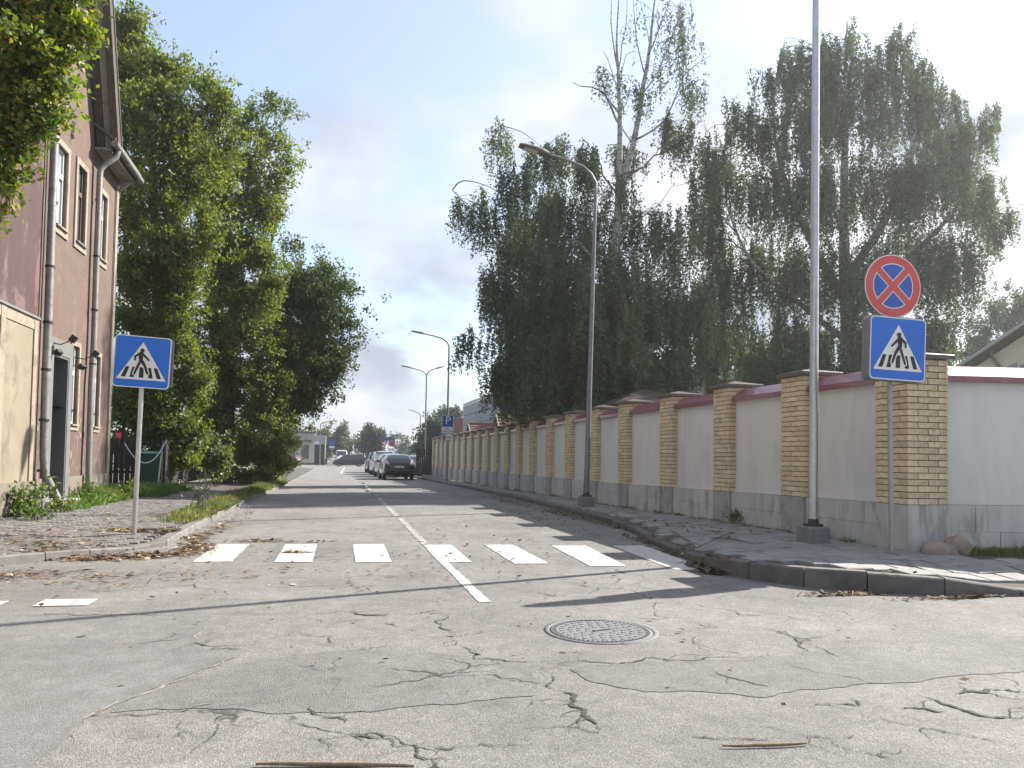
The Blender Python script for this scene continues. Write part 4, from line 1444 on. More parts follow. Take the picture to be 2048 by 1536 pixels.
def along(x0, x1, off0, off1, name, mt):
    b = MB(); vs = []
    for i, (y, z) in enumerate(gline):
        a = Vector(gline[max(0, i - 1)]); c = Vector(gline[min(3, i + 1)])
        t = (c - a).normalized(); n = Vector((t.y, -t.x))
        for x in (x0, x1):
            for o in (off0, off1):
                vs.append((x, y + n.x * o, z + n.y * o))
    for i in range(3):
        k, l = i * 4, i * 4 + 4
        b.add([], [])
    fs = []
    for i in range(3):
        k, l = i * 4, i * 4 + 4
        fs += [(k, k + 1, l + 1, l), (k + 2, l + 2, l + 3, k + 3), (k, l, l + 2, k + 2), (k + 1, k + 3, l + 3, l + 1)]
    fs += [(0, 2, 3, 1), (12, 13, 15, 14)]
    b.add(vs, fs)
    return hl(b).build(name, mt, H)


along(HX + .02, HX + .16, -.02, .05, 'verge_board', 'old_wood')
along(HX + .17, HX + .30, .0, .06, 'verge_board', 'soffit')
along(HX + .31, HX + .45, -.10, .09, 'barge_board', 'old_wood')
along(HX - 3, HX + .47, .095, .13, 'gable_roof', 'roof_tin')
hl(MB().tube([(HX + .03, 15.62, 7.02), (HX + .03, 15.62, 7.32)], .016, 6).tube([(HX + .03, 15.56, 7.06), (HX + .03, 15.60, 7.12), (HX + .03, 15.68, 7.05)], .012, 6)).build('wall_anchor', 'dark_metal', H)
# rain pipe by the right window
pth = [(EX + .10, 17.10, 7.40), (EX + .08, 17.08, 7.28), (HX + .22, 17.04, 7.10), (HX + .13, 17.02, 6.98), (HX + .12, 17.0, 6.85), (HX + .11, 17.02, 5.0), (HX + .11, 17.05, 3.4), (HX + .11, 16.98, 2.6), (HX + .12, 16.98, .95), (HX + .13, 17.0, .25)]
rp = hl(MB().tube(pth, .058, 12)).build('rain_pipe', 'zinc', H)
for z in (6.3, 5.15, 4.05, 2.95, 1.6):
    hl(MB().tube([(HX + .11, 17.02, z), (HX + .11, 17.02, z + .035)], .068, 12)).build('pipe_band', 'dark_metal', rp)

M_ = thing('maroon_house', 'maroon house with a peeling upper wall and cream ground floor', 'house', (HX, 11, .1))
MO = Vector((HX, 11, .1))


def ml(bm):
    bm.v = [(x - MO.x, y - MO.y, z - MO.z) for (x, y, z) in bm.v]
    return bm


XM = HX + .04
ml(MB().box(XM - 8, XM, 3.5, 14.27, 3.42, 9.5)).build('upper_wall', 'house_maroon', M_)
ml(MB().box(XM - 8, XM - .005, 3.5, 14.24, .05, 3.38)).build('ground_floor_wall', 'house_cream', M_)
ml(MB().box(XM - .03, XM + .045, 3.5, 14.26, 3.382, 3.418)).build('ledge', 'zinc', M_)
ml(MB().box(XM - .1, XM + .05, 3.5, 14.24, .02, .70)).build('plinth', 'plinth_render', M_)
for yy in (9.6, 11.6, 12.75, 14.06):
    ml(MB().box(XM - .1, XM + .018, yy, yy + .17, .702, 3.38)).build('pilaster', 'cream_trim', M_)
ml(MB().box(XM - .1, XM + .012, 3.5, 9.59, 3.16, 3.38).box(XM - .1, XM + .012, 12.925, 14.055, 3.20, 3.38).box(XM - .1, XM + .012, 11.775, 12.745, 3.20, 3.38)).build('head_band', 'cream_trim', M_)
pth = [(HX + .15, 14.33, 9.4), (HX + .15, 14.33, 5.2), (HX + .15, 14.36, 3.4), (HX + .15, 14.36, 2.2), (HX + .15, 14.40, 1.15), (HX + .17, 14.43, .80), (HX + .42, 14.62, .18)]
rp = ml(MB().tube(pth, .066, 12)).build('rain_pipe', 'zinc', M_)
for z in (6.6, 5.4, 4.3, 3.35, 2.55, 1.7, .85):
    ml(MB().tube([(HX + .15, 14.355, z), (HX + .15, 14.355, z + .04)], .078, 12)).build('pipe_band', 'dark_metal', rp)
ml(MB().tube([(HX + .08, 14.24, 9.4), (HX + .08, 14.24, .3)], .012, 6)).build('earth_wire', 'dark_metal', M_)

# letter box and two flood lamps on the house
lb = thing('letter_box', 'black letter box hung inside the grey doorway', 'letter box', (HX - .10, DOOR[0] + .02, 1.62))
MB().bev(-.09, .11, .0, .13, -.22, .20, .01).build('box', 'black_plastic', lb)
MB().prism([(-.10, .20), (.13, .20), (.01, .26)], 1, -.005, .14).build('lid', 'black_plastic', lb)
MB().box(.111, .118, .03, .10, .06, .10).build('window_slot', 'sign_grey', lb)
for (yy, zz_, nm) in ((14.93, 3.10, 'small dark flood lamp over the doorway'), (16.25, 3.0, 'small dark flood lamp above the narrow ground floor window')):
    fl = thing('flood_lamp', nm, 'wall lamp', (HX + .05, yy, zz_))
    MB().tube([(-.05, 0, 0), (.12, .03, -.02), (.26, .06, .06)], .010, 6).build('arm', 'dark_metal', fl)
    MB().box(-.05, .05, -.07, .07, -.06, .06).build('lamp_body', 'dark_metal', fl, (.30, .07, .09), (0, rad(35), rad(10)))
    MB().tube([(-.04, -.12, .1), (-.03, -.05, -.18), (.02, .02, .02)], .006, 5).build('wire', 'cable', fl)
    MB().box(-.04, .04, -.06, .06, -.05, .05).build('second_lamp_body', 'dark_metal', fl, (.12, -.10, -.18), (0, rad(50), rad(-20)))

# ------------------------------------------------------------------ yard behind the house: gate posts, chain, bin, fence
gz = .12
A_ = at(243, 985, 20.0); B_ = at(326, 985, 20.6)
for nm, P_ in (('dark gate post beside the house corner with a red label', A_), ('dark gate post at the free end of the white chain', B_)):
    gpst = thing('gate_post', nm, 'post', (P_.x, P_.y, gz))
    MB().box(-.035, .035, -.035, .035, 0, 1.75 if P_ is A_ else 1.45).build('shaft', 'dark_metal', gpst)
    MB().box(-.045, .045, -.045, .045, 1.752 if P_ is A_ else 1.452, 1.79 if P_ is A_ else 1.49).build('cap', 'dark_metal', gpst)
    if P_ is A_:
        MB().box(-.165, -.04, -.05, -.04, 1.42, 1.60).build('red_label', 'red_label', gpst)
        MB().box(-.15, -.055, -.054, -.051, 1.53, 1.545).box(-.15, -.055, -.054, -.051, 1.48, 1.495).build('label_print', 'sign_white', gpst)
        MB().box(-.42, -.036, -.015, .015, .75, .79).box(-.42, -.036, -.015, .015, 1.60, 1.64).build('rail', 'dark_metal', gpst)
ch = MB()
pa, pb = Vector((A_.x + .04, A_.y - .045, gz + 1.31)), Vector((B_.x + .05, B_.y - .045, gz + 1.42))
pts = []
for k in range(25):
    t = k / 24
    q = pa.lerp(pb, t); q.z -= .62 * 4 * t * (1 - t) * (.92 + .2 * (t - .5))
    pts.append(q)
tag(ch.tube(pts, .017, 6).build('chain', 'chain_white'), 'white plastic chain sagging between two dark gate posts', 'chain')
wb = thing('wheelie_bin', 'dark green wheelie bin in the shade behind the chain', 'bin', tuple(at(297, 978, 22.2).xy) + (gz,), rad(8))
MB().add([(-.24, -.30, .08), (.24, -.30, .08), (.24, .28, .08), (-.24, .28, .08), (-.31, -.38, 1.02), (.31, -.38, 1.02), (.31, .36, 1.02), (-.31, .36, 1.02)],
         [(3, 2, 1, 0), (0, 1, 5, 4), (1, 2, 6, 5), (2, 3, 7, 6), (3, 0, 4, 7), (4, 5, 6, 7)]).build('body', 'bin_green', wb)
MB().prism([(-.42, 1.022), (.38, 1.022), (.40, 1.06), (.05, 1.10), (-.40, 1.06)], 0, -.335, .335).build('lid', 'bin_green', wb)
MB().tube([(-.28, .40, 1.0), (.28, .40, 1.0)], .016, 8).build('handle', 'black_plastic', wb)
for s in (-1, 1):
    MB().tube([(s * .25, .26, .10), (s * .31, .26, .10)], .10, 14).build('wheel', 'black_plastic', wb)
fn = thing('yard_fence', 'dark weathered board fence in the shade of the left trees', 'fence', (-5.4, 24.6, gz))
for k in range(46):
    x = -.4 - k * .155
    h = 1.42 + random.uniform(-.05, .05)
    MB().box(x, x + .135, -.012, .012, .05, h).build('board', 'fence_dark', fn)
MB().box(-7.6, -.2, .013, .06, .45, .53).box(-7.6, -.2, .013, .06, 1.15, 1.23).build('rail', 'fence_dark', fn)
fn2 = thing('yard_fence', 'dark fence running along the pavement behind the bushes', 'fence', (-5.0, 24.6, gz))
for k in range(70):
    y = .2 + k * .16
    MB().box(-.012, .012, y, y + .135, .05, 1.45 + random.uniform(-.04, .04)).build('board', 'fence_dark', fn2)
MB().box(-.06, -.013, .2, 11.4, .45, .53).box(-.06, -.013, .2, 11.4, 1.15, 1.23).build('rail', 'fence_dark', fn2)

# ------------------------------------------------------------------ trees


def bez(a, c, sag=0.0, n=7, jit=.0):
    a, c = Vector(a), Vector(c)
    L_ = (c - a).length
    mid = a.lerp(c, .5) + Vector((0, 0, sag * L_))
    out = []
    for k in range(n):
        t = k / (n - 1)
        q = a * (1 - t) ** 2 + mid * 2 * t * (1 - t) + c * t * t
        if 0 < k < n - 1 and jit:
            q += Vector((random.gauss(0, jit), random.gauss(0, jit), random.gauss(0, jit))) * L_
        out.append(q)
    return out


def on_path(path, t):
    i = min(int(t * (len(path) - 1)), len(path) - 2)
    f = t * (len(path) - 1) - i
    return path[i].lerp(path[i + 1], f)


def nearest_on(paths, q, drop):
    """a start on the trunks a little below the point q"""
    best, bd = None, 1e9
    for pth, rr in paths:
        for k in range(len(pth) - 1):
            for t in (0, .33, .66):
                s = pth[k].lerp(pth[k + 1], t)
                d = (s - q).length + abs(s.z - (q.z - drop * (q - s).length)) * 1.3
                if d < bd:
                    best, bd, r = s, d, rr[k]
    return best, r


def grow_tree(name, label, cat, trunks, blobs, leaf, ln, wd, bark, twig, mode='spread', group=None, flat=.4, twigs=9, seed=1, limb_scale=1.0, crown_name='crown'):
    """trunks: [(points, radii)]; blobs: [(centre, (rx, ry, rz), leaves, density hint)]"""
    global rng
    rng = np.random.default_rng(seed); random.seed(seed)
    base = Vector(trunks[0][0][0])
    T = thing(name, label, cat, tuple(base), 0, group)
    tb = MB()
    paths = []
    for pts, rr in trunks:
        fine, fr = [], []
        for i in range(len(pts) - 1):
            for k in range(3):
                t = k / 3
                p0, p1, p2, p3 = (Vector(pts[max(0, min(len(pts) - 1, i + o))]) for o in (-1, 0, 1, 2))
                q = .5 * (2 * p1 + (p2 - p0) * t + (2 * p0 - 5 * p1 + 4 * p2 - p3) * t * t + (3 * p1 - p0 - 3 * p2 + p3) * t ** 3)
                fine.append(q + Vector((random.gauss(0, .012), random.gauss(0, .012), 0)) * (0 if i + k == 0 else 1))
                fr.append(rr[i] + (rr[i + 1] - rr[i]) * t)
        fine.append(Vector(pts[-1])); fr.append(rr[-1])
        tb.tube([q - base for q in fine], fr, 10)
        paths.append((fine, fr))
    tw = MB()
    quads = []
    for (c, r, n) in blobs:
        c = Vector(c)
        s, r0 = nearest_on(paths, c, .55)
        rb = min(r0 * .6, .018 + .016 * max(r)) * limb_scale
        br = bez(s, c + Vector((0, 0, r[2] * .25)), .10, 8, .02)
        tw.tube([q - base for q in br], [rb * (1 - .75 * k / 7) for k in range(8)], 6, False)
        if mode == 'weep':
            # arching twigs that end in hanging strands
            nst = max(4, int(n / (42 if n > 1400 else 13)))
            k = 0
            tot = []
            narch = max(3, nst // 5)
            arches = []
            for a in range(narch):
                an = random.uniform(0, 2 * math.pi); rr = math.sqrt(random.uniform(.05, 1))
                e = c + Vector((math.cos(an) * r[0] * rr, math.sin(an) * r[1] * rr, r[2] * random.uniform(-.35, .80) * (1 - .6 * rr * rr)))
                st = on_path(br, random.uniform(.45, 1))
                ap = bez(st, e, .22, 6, .03)
                arches.append(ap)
                if a < 14: tw.tube([q - base for q in ap], [rb * .30 * (1 - .7 * j / 5) + .004 for j in range(6)], 4, False)
            for a in range(nst):
                ap = arches[a % narch]
                o = on_path(ap, random.uniform(.35, 1))
                L_ = random.uniform(.5, 1.35) * r[2] * .85
                m_ = int(max(6, n / nst))
                t = np.sort(rng.uniform(0, 1, m_)) ** .9
                sway = np.array([random.gauss(0, .10), random.gauss(0, .10)]) * L_
                P_ = np.zeros((m_, 3))
                P_[:, 0] = o.x + sway[0] * t ** 1.5; P_[:, 1] = o.y + sway[1] * t ** 1.5; P_[:, 2] = o.z - L_ * t
                P_ += rng.normal(0, .05, (m_, 3)) * np.array([1, 1, .6])
                tot.append(P_)
                if a % 3 == 0:
                    tw.tube([o - base, o + Vector((sway[0] * .35, sway[1] * .35, -L_ * .5)) - base, o + Vector((sway[0], sway[1], -L_)) - base], [.006, .005, .003], 3, False)
            P_ = np.concatenate(tot)
            quads.append(leaf_quads(P_, ln, wd, droop=1.0, flat=0.0))
        else:
            tot = []
            nt = max(twigs, int(n / 260))
            for a in range(nt):
                stray = a % 4 == 0                      # some shoots stick out past the clump
                v = Vector(rng.normal(size=3)).normalized() * (random.uniform(1.05, 1.5) if stray else random.uniform(.1, .95) ** .6)
                e = c + Vector((v.x * r[0], v.y * r[1], v.z * r[2]))
                st = on_path(br, random.uniform(.35, 1))
                ap = bez(st, e, random.uniform(-.05, .18), 6, .05)
                if a < 16: tw.tube([q - base for q in ap], [rb * .32 * (1 - .8 * j / 5) + .004 for j in range(6)], 4, False)
                m_ = max(4, int(n / nt * (.45 if stray else 1.12)))
                t = rng.uniform(.30, 1.06, m_)
                ii = np.clip((t * 5).astype(int), 0, 4); ff = (t * 5 - ii)[:, None]
                A = np.array([tuple(q) for q in ap])
                P_ = A[ii] * (1 - ff) + A[ii + 1] * ff
                sp = (.03 if stray else .05) + (.05 if stray else .105) * (ap[-1] - ap[0]).length
                # leaves gather in small sprays
                cl = rng.integers(0, max(2, m_ // 14), m_)
                off = rng.normal(0, sp, (max(2, m_ // 14), 3))[cl] * np.array([1, 1, .75])
                tt = rng.uniform(.35, 1.06, max(2, m_ // 14))[cl]
                jj = np.clip((tt * 5).astype(int), 0, 4); gg = (tt * 5 - jj)[:, None]
                P_ = A[jj] * (1 - gg) + A[jj + 1] * gg + off + rng.normal(0, ln * .75, (m_, 3))
                tot.append(P_)
            P_ = np.concatenate(tot)
            quads.append(leaf_quads(P_, ln, wd, droop=.35, flat=flat))
    tb.build('trunk', bark, T)
    if tw.v: tag(tw.build('branches', twig, T), kind='stuff')
    Q = np.concatenate(quads) - np.array(tuple(base))
    o = link(crown_name, npmesh(crown_name, Q, 4, leaf), T)
    tag(o, kind='stuff')
    return T


def blob(px, py, d, rx, rz, n, rdep=None, dj=0.0):
    c = at(px, py, d + dj)
    s = (d + dj) / F
    return (c, (rx * s, (rdep if rdep else rx * s * .9), rz * s), n)


def trunk_px(pts, d, radii, z0=None):
    P_ = [at(x, y, d) for x, y in pts]
    if z0 is not None: P_[0].z = z0
    return (P_, radii)


# --- first birch: pale forked stem with a bare top
D1 = 27.0
bl = []
for (x, y, rx, rz, n, dj) in [
        (1000, 300, 34, 70, 1100, 0), (930, 440, 28, 60, 1000, 0), (975, 450, 36, 90, 2200, .5), (1035, 400, 52, 100, 4200, 0), (1100, 330, 58, 75, 4200, 1), (1170, 330, 46, 70, 3000, -1),
        (1120, 450, 70, 110, 6500, 0), (1035, 520, 62, 110, 5600, 1), (985, 600, 40, 90, 3200, 0), (1190, 470, 55, 110, 3800, 1.5), (1105, 590, 80, 120, 8000, 0), (1030, 680, 62, 110, 6500, 0),
        (1000, 770, 45, 80, 4200, 1), (935, 690, 26, 60, 900, 0), (1120, 720, 90, 110, 9000, -1), (1220, 660, 85, 110, 8000, 1.2), (1310, 620, 80, 120, 7600, 0), (1290, 470, 55, 100, 3600, .5),
        (1360, 500, 60, 110, 4600, 1), (1390, 640, 70, 110, 6500, .5), (1220, 770, 90, 70, 7000, -1), (1330, 750, 90, 70, 7000, 0), (1080, 800, 80, 50, 4500, -1), (1350, 270, 46, 60, 1700, 0),
        (1395, 190, 26, 60, 700, 0), (1345, 110, 46, 90, 620, 0), (1280, 220, 36, 60, 460, 0), (1225, 175, 40, 50, 620, 0), (1410, 380, 40, 80, 1800, 1), (1250, 330, 45, 70, 1600, 1), (1385, 300, 36, 60, 900, 0), (1215, 640, 70, 90, 4200, -2.2), (1235, 700, 70, 80, 4500, -2.2), (1200, 540, 40, 80, 1300, -1.8), (1262, 560, 46, 90, 1800, -1.8), (1238, 400, 40, 80, 1200, -1.5), (1180, 600, 60, 90, 3200, -1.5), (1265, 780, 70, 60, 4200, -2), (1310, 70, 60, 80, 340, .5), (1350, 40, 50, 60, 300, 0), (1380, 90, 40, 70, 480, 0), (1330, 170, 60, 70, 480, .4)]:
    bl.append(blob(x, y - rz * .2, D1, rx * (1.3 if n < 1200 else 1.12), rz * 1.15, int(n * (1.05 if y < 420 else 1.15 if y < 560 else 1.6)), None, dj))
st1 = trunk_px([(1214, 960), (1222, 760), (1228, 560), (1235, 420), (1240, 270), (1236, 140), (1234, 60), (1240, -40)], D1, [.24, .20, .165, .135, .09, .055, .03, .012], -.05)
st2 = trunk_px([(1236, 410), (1266, 290), (1284, 190), (1297, 110), (1308, 20), (1314, -50)], D1, [.14, .11, .085, .06, .035, .015])
ex = []
for pts, r0 in [([(1236, 140), (1222, 40), (1226, -30)], .03), ([(1236, 140), (1250, 60), (1256, -20)], .028), ([(1240, 230), (1198, 180), (1160, 172), (1143, 165)], .035), ([(1237, 180), (1215, 120), (1205, 100)], .02),
                ([(1238, 200), (1252, 110), (1290, 108)], .02), ([(1240, 250), (1215, 200), (1203, 160)], .05), ([(1284, 190), (1318, 140), (1350, 60), (1362, 0)], .03), ([(1270, 280), (1330, 240), (1370, 150), (1420, 112)], .04),
                ([(1290, 150), (1270, 60), (1268, -20)], .03), ([(1297, 110), (1325, 40), (1345, -10)], .03), ([(1266, 290), (1240, 240), (1262, 190)], .03), ([(1000, 250), (1045, 265), (1090, 300)], .02), ([(905, 380), (925, 362), (975, 372), (1060, 420)], .03), ([(1300, 100), (1290, 40), (1278, 0)], .018), ([(1303, 60), (1320, 0)], .016)]:
    ex.append(trunk_px(pts, D1, [r0 * (1 - .8 * k / (len(pts) - 1)) for k in range(len(pts))]))
lowl = []
for pts, r0 in [([(1230, 540), (1190, 480), (1180, 430)], .08), ([(1229, 560), (1170, 500), (1120, 430)], .07), ([(1226, 600), (1150, 560), (1060, 520)], .07), ([(1230, 570), (1290, 540), (1350, 480)], .06), ([(1233, 480), (1270, 450), (1300, 420)], .05)]:
    lowl.append(trunk_px(pts, D1, [r0 * (1 - .7 * k / (len(pts) - 1)) for k in range(len(pts))]))
grow_tree('birch_tree', 'tall weeping birch with a pale forked trunk and a nearly bare top', 'tree', [st1, st2] + ex + lowl, bl, 'leaf_birch', .098, .058, 'birch_bark', 'birch_twig', 'weep', seed=21)

# --- second birch: broad dense crown on the right
D2 = 33.0
bl = []
for (x, y, rx, rz, n, dj) in [
        (1690, 110, 62, 80, 4200, 0), (1620, 150, 56, 80, 3800, 1), (1555, 170, 54, 90, 3600, 0), (1790, 120, 56, 80, 4000, -1), (1480, 270, 56, 90, 4200, 0), (1580, 270, 76, 100, 7000, -1), (1690, 240, 82, 100, 8000, 0),
        (1800, 230, 80, 100, 8000, 1), (1880, 220, 54, 80, 4200, 0), (1950, 280, 48, 80, 3000, 0), (1990, 230, 18, 50, 500, 0), (1445, 380, 50, 100, 3600, 1), (1530, 400, 70, 110, 7000, 0), (1640, 400, 84, 120, 9000, -1),
        (1760, 390, 90, 120, 9500, 0), (1870, 370, 80, 110, 8000, -1), (1950, 400, 56, 100, 4800, 0), (2010, 470, 28, 60, 1100, 0), (2035, 450, 20, 50, 600, 0), (1500, 540, 56, 100, 4200, 1), (1590, 560, 80, 110, 8000, 0), (1700, 560, 90, 120, 9500, -1),
        (1820, 540, 86, 120, 9000, 0), (1920, 540, 60, 120, 6000, -1), (1570, 690, 80, 80, 6500, 0), (1680, 700, 100, 80, 8500, 1), (1790, 690, 90, 90, 8000, 0), (1890, 680, 56, 90, 5500, -1), (1460, 650, 44, 90, 2600, 1), (1520, 740, 60, 50, 4200, 0), (1620, 750, 80, 50, 6000, 0), (1740, 750, 80, 50, 6000, 0), (1850, 745, 60, 50, 4500, 0), (1430, 500, 40, 80, 2400, 1), (1900, 300, 60, 90, 4000, 1), (1640, 190, 60, 80, 3500, 1), (1740, 170, 60, 80, 3500, 0), (1420, 330, 40, 80, 2600, 0), (1405, 450, 44, 90, 3200, 1), (1430, 580, 50, 90, 3600, 1), (1600, 110, 50, 60, 2400, 0), (1850, 160, 50, 70, 2800, 0)]:
    bl.append(blob(x, y - rz * .15, D2, rx * 1.18, rz * 1.12, int(n * (1.15 if y < 300 else 1.35)), None, dj))
t2 = [trunk_px([(1700, 960), (1698, 760), (1690, 560), (1688, 400), (1690, 250), (1692, 110), (1694, 40)], D2, [.34, .30, .24, .18, .12, .06, .02], -.05),
      trunk_px([(1690, 600), (1620, 480), (1560, 330), (1545, 200)], D2, [.2, .15, .09, .03]), trunk_px([(1690, 560), (1780, 420), (1830, 260), (1800, 110)], D2, [.2, .15, .09, .03]),
      trunk_px([(1692, 640), (1810, 520), (1910, 420), (1950, 300)], D2, [.16, .12, .07, .03]), trunk_px([(1692, 680), (1590, 600), (1500, 520), (1450, 400)], D2, [.15, .11, .07, .03])]
grow_tree('birch_tree', 'broad dense weeping birch behind the no stopping sign', 'tree', t2, bl, 'leaf_birch', .112, .066, 'birch_bark', 'birch_twig', 'weep', seed=22)

# --- third birch, lower, behind the first
D3 = 37.0
bl = []
for (x, y, rx, rz, n, dj) in [(1100, 440, 50, 70, 3000, 0), (1040, 480, 46, 80, 3200, 0), (1190, 500, 40, 80, 2600, 0), (1080, 520, 60, 80, 3600, 0), (1140, 560, 60, 80, 4000, 1), (1040, 620, 60, 90, 4600, 0), (1120, 660, 80, 90, 6000, 0), (1190, 640, 60, 90, 4500, 0), (1060, 720, 74, 80, 6500, 0), (1150, 750, 80, 70, 6500, 0), (1020, 790, 50, 60, 3600, 0), (1230, 730, 60, 80, 5000, 0), (1100, 800, 90, 40, 4500, 0)]:
    bl.append(blob(x, y - rz * .2, D3, rx, rz, int(n * 1.2), None, dj))
grow_tree('birch_tree', 'lower birch standing behind the sheds, its top hidden among the bare-topped birch', 'tree', [trunk_px([(1112, 950), (1110, 750), (1108, 600), (1112, 500), (1110, 410)], D3, [.22, .18, .13, .08, .03], -.05)], bl, 'leaf_birch', .14, .09, 'birch_bark', 'birch_twig', 'weep', seed=23)
# --- fourth birch filling the gap between the two big ones
D4 = 42.0
bl = []
for (x, y, rx, rz, n, dj) in [(1440, 700, 70, 80, 5500, 0), (1510, 720, 70, 70, 5500, 0), (1380, 720, 60, 70, 4500, 0), (1410, 600, 40, 70, 1800, 0), (1560, 740, 60, 50, 3500, 0), (1450, 780, 90, 30, 3500, 0)]:
    bl.append(blob(x, y - rz * .2, D4, rx, rz, n, None, dj))
grow_tree('birch_tree', 'smaller birch behind the wall in the gap between the two big birches', 'tree', [trunk_px([(1455, 950), (1452, 780), (1450, 640)], D4, [.2, .15, .04], -.05)], bl, 'leaf_birch', .15, .10, 'birch_bark', 'birch_twig', 'weep', seed=24)
# --- trees behind the yellow house
bl = []
for (x, y, rx, rz, n) in [(1985, 650, 60, 60, 3600), (2050, 640, 60, 60, 3600), (1940, 690, 50, 50, 2800), (2100, 660, 60, 70, 3000), (2010, 720, 60, 40, 2800)]:
    bl.append(blob(x, y, 52, rx, rz, n))
grow_tree('broadleaf_tree', 'tree behind the pale yellow house at the wall', 'tree', [trunk_px([(2020, 930), (2020, 760), (2022, 650)], 52, [.25, .18, .05], -.1)], bl, 'leaf_birch', .20, .13, 'bark', 'birch_twig', 'spread', seed=25)

# --- ash-leaved maples on the left
DA = 22.5
bl = []
for (x, y, rx, rz, n, dj) in [
        (250, 40, 46, 46, 2600, 0), (215, 90, 40, 40, 2200, 0), (290, 90, 36, 36, 1300, 0), (260, 140, 60, 50, 4200, .6), (340, 150, 46, 40, 2000, 0), (330, 120, 26, 22, 500, 0), (310, 190, 64, 46, 4200, -.6), (400, 150, 36, 32, 900, 0), (430, 170, 24, 24, 420, 0), (250, 230, 60, 56, 4200, 0), (330, 270, 66, 54, 5200, -.6),
        (400, 240, 50, 46, 2800, .3), (250, 330, 56, 56, 4200, .6), (330, 370, 66, 56, 5200, 0), (410, 330, 52, 50, 3200, 0), (270, 430, 60, 56, 4200, .8), (350, 470, 66, 56, 5000, 0), (260, 540, 60, 60, 4800, .8), (340, 570, 66, 60, 5200, .4), (270, 640, 60, 60, 4800, 1), (350, 670, 66, 60, 5200, .8),
        (290, 730, 66, 60, 4800, 1.2), (370, 760, 66, 50, 4800, 1.2), (300, 820, 60, 50, 3600, 1.6), (420, 440, 40, 44, 1700, 0), (440, 215, 40, 40, 1500, .5), (455, 300, 46, 50, 2400, 1), (460, 190, 26, 24, 450, 0)]:
    bl.append(blob(x, y, DA, rx * 1.06, rz * 1.06, int(n * (1.0 if y < 400 else 1.45)), None, dj + (1.2 if y > 560 else 0)))
ta = [trunk_px([(330, 985), (326, 820), (318, 640), (312, 460), (300, 280), (278, 120), (262, 30)], DA + 3.4, [.24, .21, .18, .14, .09, .05, .015], gz - .1),
      trunk_px([(322, 740), (380, 560), (410, 400), (420, 260), (430, 180)], DA + 3.4, [.15, .11, .07, .04, .015]), trunk_px([(326, 800), (270, 620), (250, 440), (240, 260)], DA + 3.4, [.15, .11, .07, .03])]
grow_tree('maple_tree', 'tall ash-leaved maple with lit yellowish top right behind the pink house', 'tree', ta, bl, 'leaf_maple', .125, .062, 'bark', 'bark', 'spread', 'maples beside the left pavement', seed=31)
DB = 27.0
bl = []
for (x, y, rx, rz, n, dj) in [
        (505, 225, 24, 26, 500, 0), (545, 205, 30, 26, 650, 0), (580, 220, 24, 24, 350, 0), (470, 260, 40, 40, 1600, 0), (530, 270, 40, 36, 1300, 0), (565, 300, 28, 36, 900, 0), (480, 330, 52, 50, 3600, 0), (550, 350, 34, 40, 1500, 0), (440, 400, 56, 56, 4200, .5), (510, 410, 50, 50, 3200, 0), (555, 420, 24, 28, 420, 0),
        (440, 490, 60, 56, 4800, .5), (510, 500, 54, 50, 4000, 0), (460, 570, 64, 56, 5200, .4), (535, 580, 52, 50, 3800, 0), (420, 650, 64, 60, 5200, .8), (500, 660, 66, 60, 5600, 0), (440, 740, 70, 60, 5600, .8), (520, 740, 66, 56, 5200, .4), (450, 820, 70, 50, 4800, 1), (530, 810, 60, 44, 3800, .6), (410, 850, 60, 40, 3000, 1.2)]:
    bl.append(blob(x, y, DB, rx * 1.06, rz * 1.06, int(n * (1.0 if y < 400 else 1.45)), None, dj + (1.5 if y > 600 else 0)))
tb_ = [trunk_px([(452, 965), (456, 850), (462, 700), (472, 540), (490, 400), (515, 290), (545, 215)], DB + 2.4, [.24, .21, .17, .12, .08, .045, .012], gz - .1), trunk_px([(460, 720), (510, 600), (545, 480), (560, 400)], DB + 2.4, [.12, .09, .05, .02]), trunk_px([(458, 780), (420, 650), (420, 520), (440, 400)], DB + 2.4, [.12, .09, .06, .02])]
grow_tree('maple_tree', 'thin-topped ash-leaved maple whose loose sprays reach towards the road', 'tree', tb_, bl, 'leaf_maple', .130, .064, 'bark', 'bark', 'spread', 'maples beside the left pavement', seed=32)
DC = 30.5
bl = []
for (x, y, rx, rz, n, dj) in [
        (582, 490, 22, 24, 380, 0), (600, 540, 40, 34, 1500, 0), (650, 545, 34, 30, 1100, 0), (685, 580, 26, 30, 800, 0), (560, 590, 50, 46, 3200, .5), (630, 600, 50, 44, 3200, 0), (680, 630, 36, 44, 1700, 0), (570, 670, 56, 50, 4400, .5), (640, 680, 54, 48, 4000, 0), (684, 690, 26, 36, 900, 0), (560, 750, 60, 50, 4800, .6), (625, 750, 52, 46, 3600, 0), (665, 740, 28, 34, 900, 0),
        (560, 810, 56, 40, 3400, 2.4), (600, 800, 40, 32, 1800, .5), (545, 840, 50, 26, 1800, 3)]:
    bl.append(blob(x, y, DC, rx * 1.08, rz * 1.08, int(n * 1.8), None, dj))
tcr = [trunk_px([(520, 950), (530, 850), (552, 720), (585, 620), (620, 560), (650, 530)], DC + 5.5, [.2, .17, .13, .08, .04, .012], gz - .1), trunk_px([(540, 790), (610, 730), (660, 680)], DC + 5.5, [.09, .06, .02])]
grow_tree('maple_tree', 'lower maple with shade in its leaf colour, leaning over the kerb at the bushes', 'tree', tcr, bl, 'leaf_maple_shaded', .140, .072, 'bark', 'bark', 'spread', 'maples beside the left pavement', seed=33)

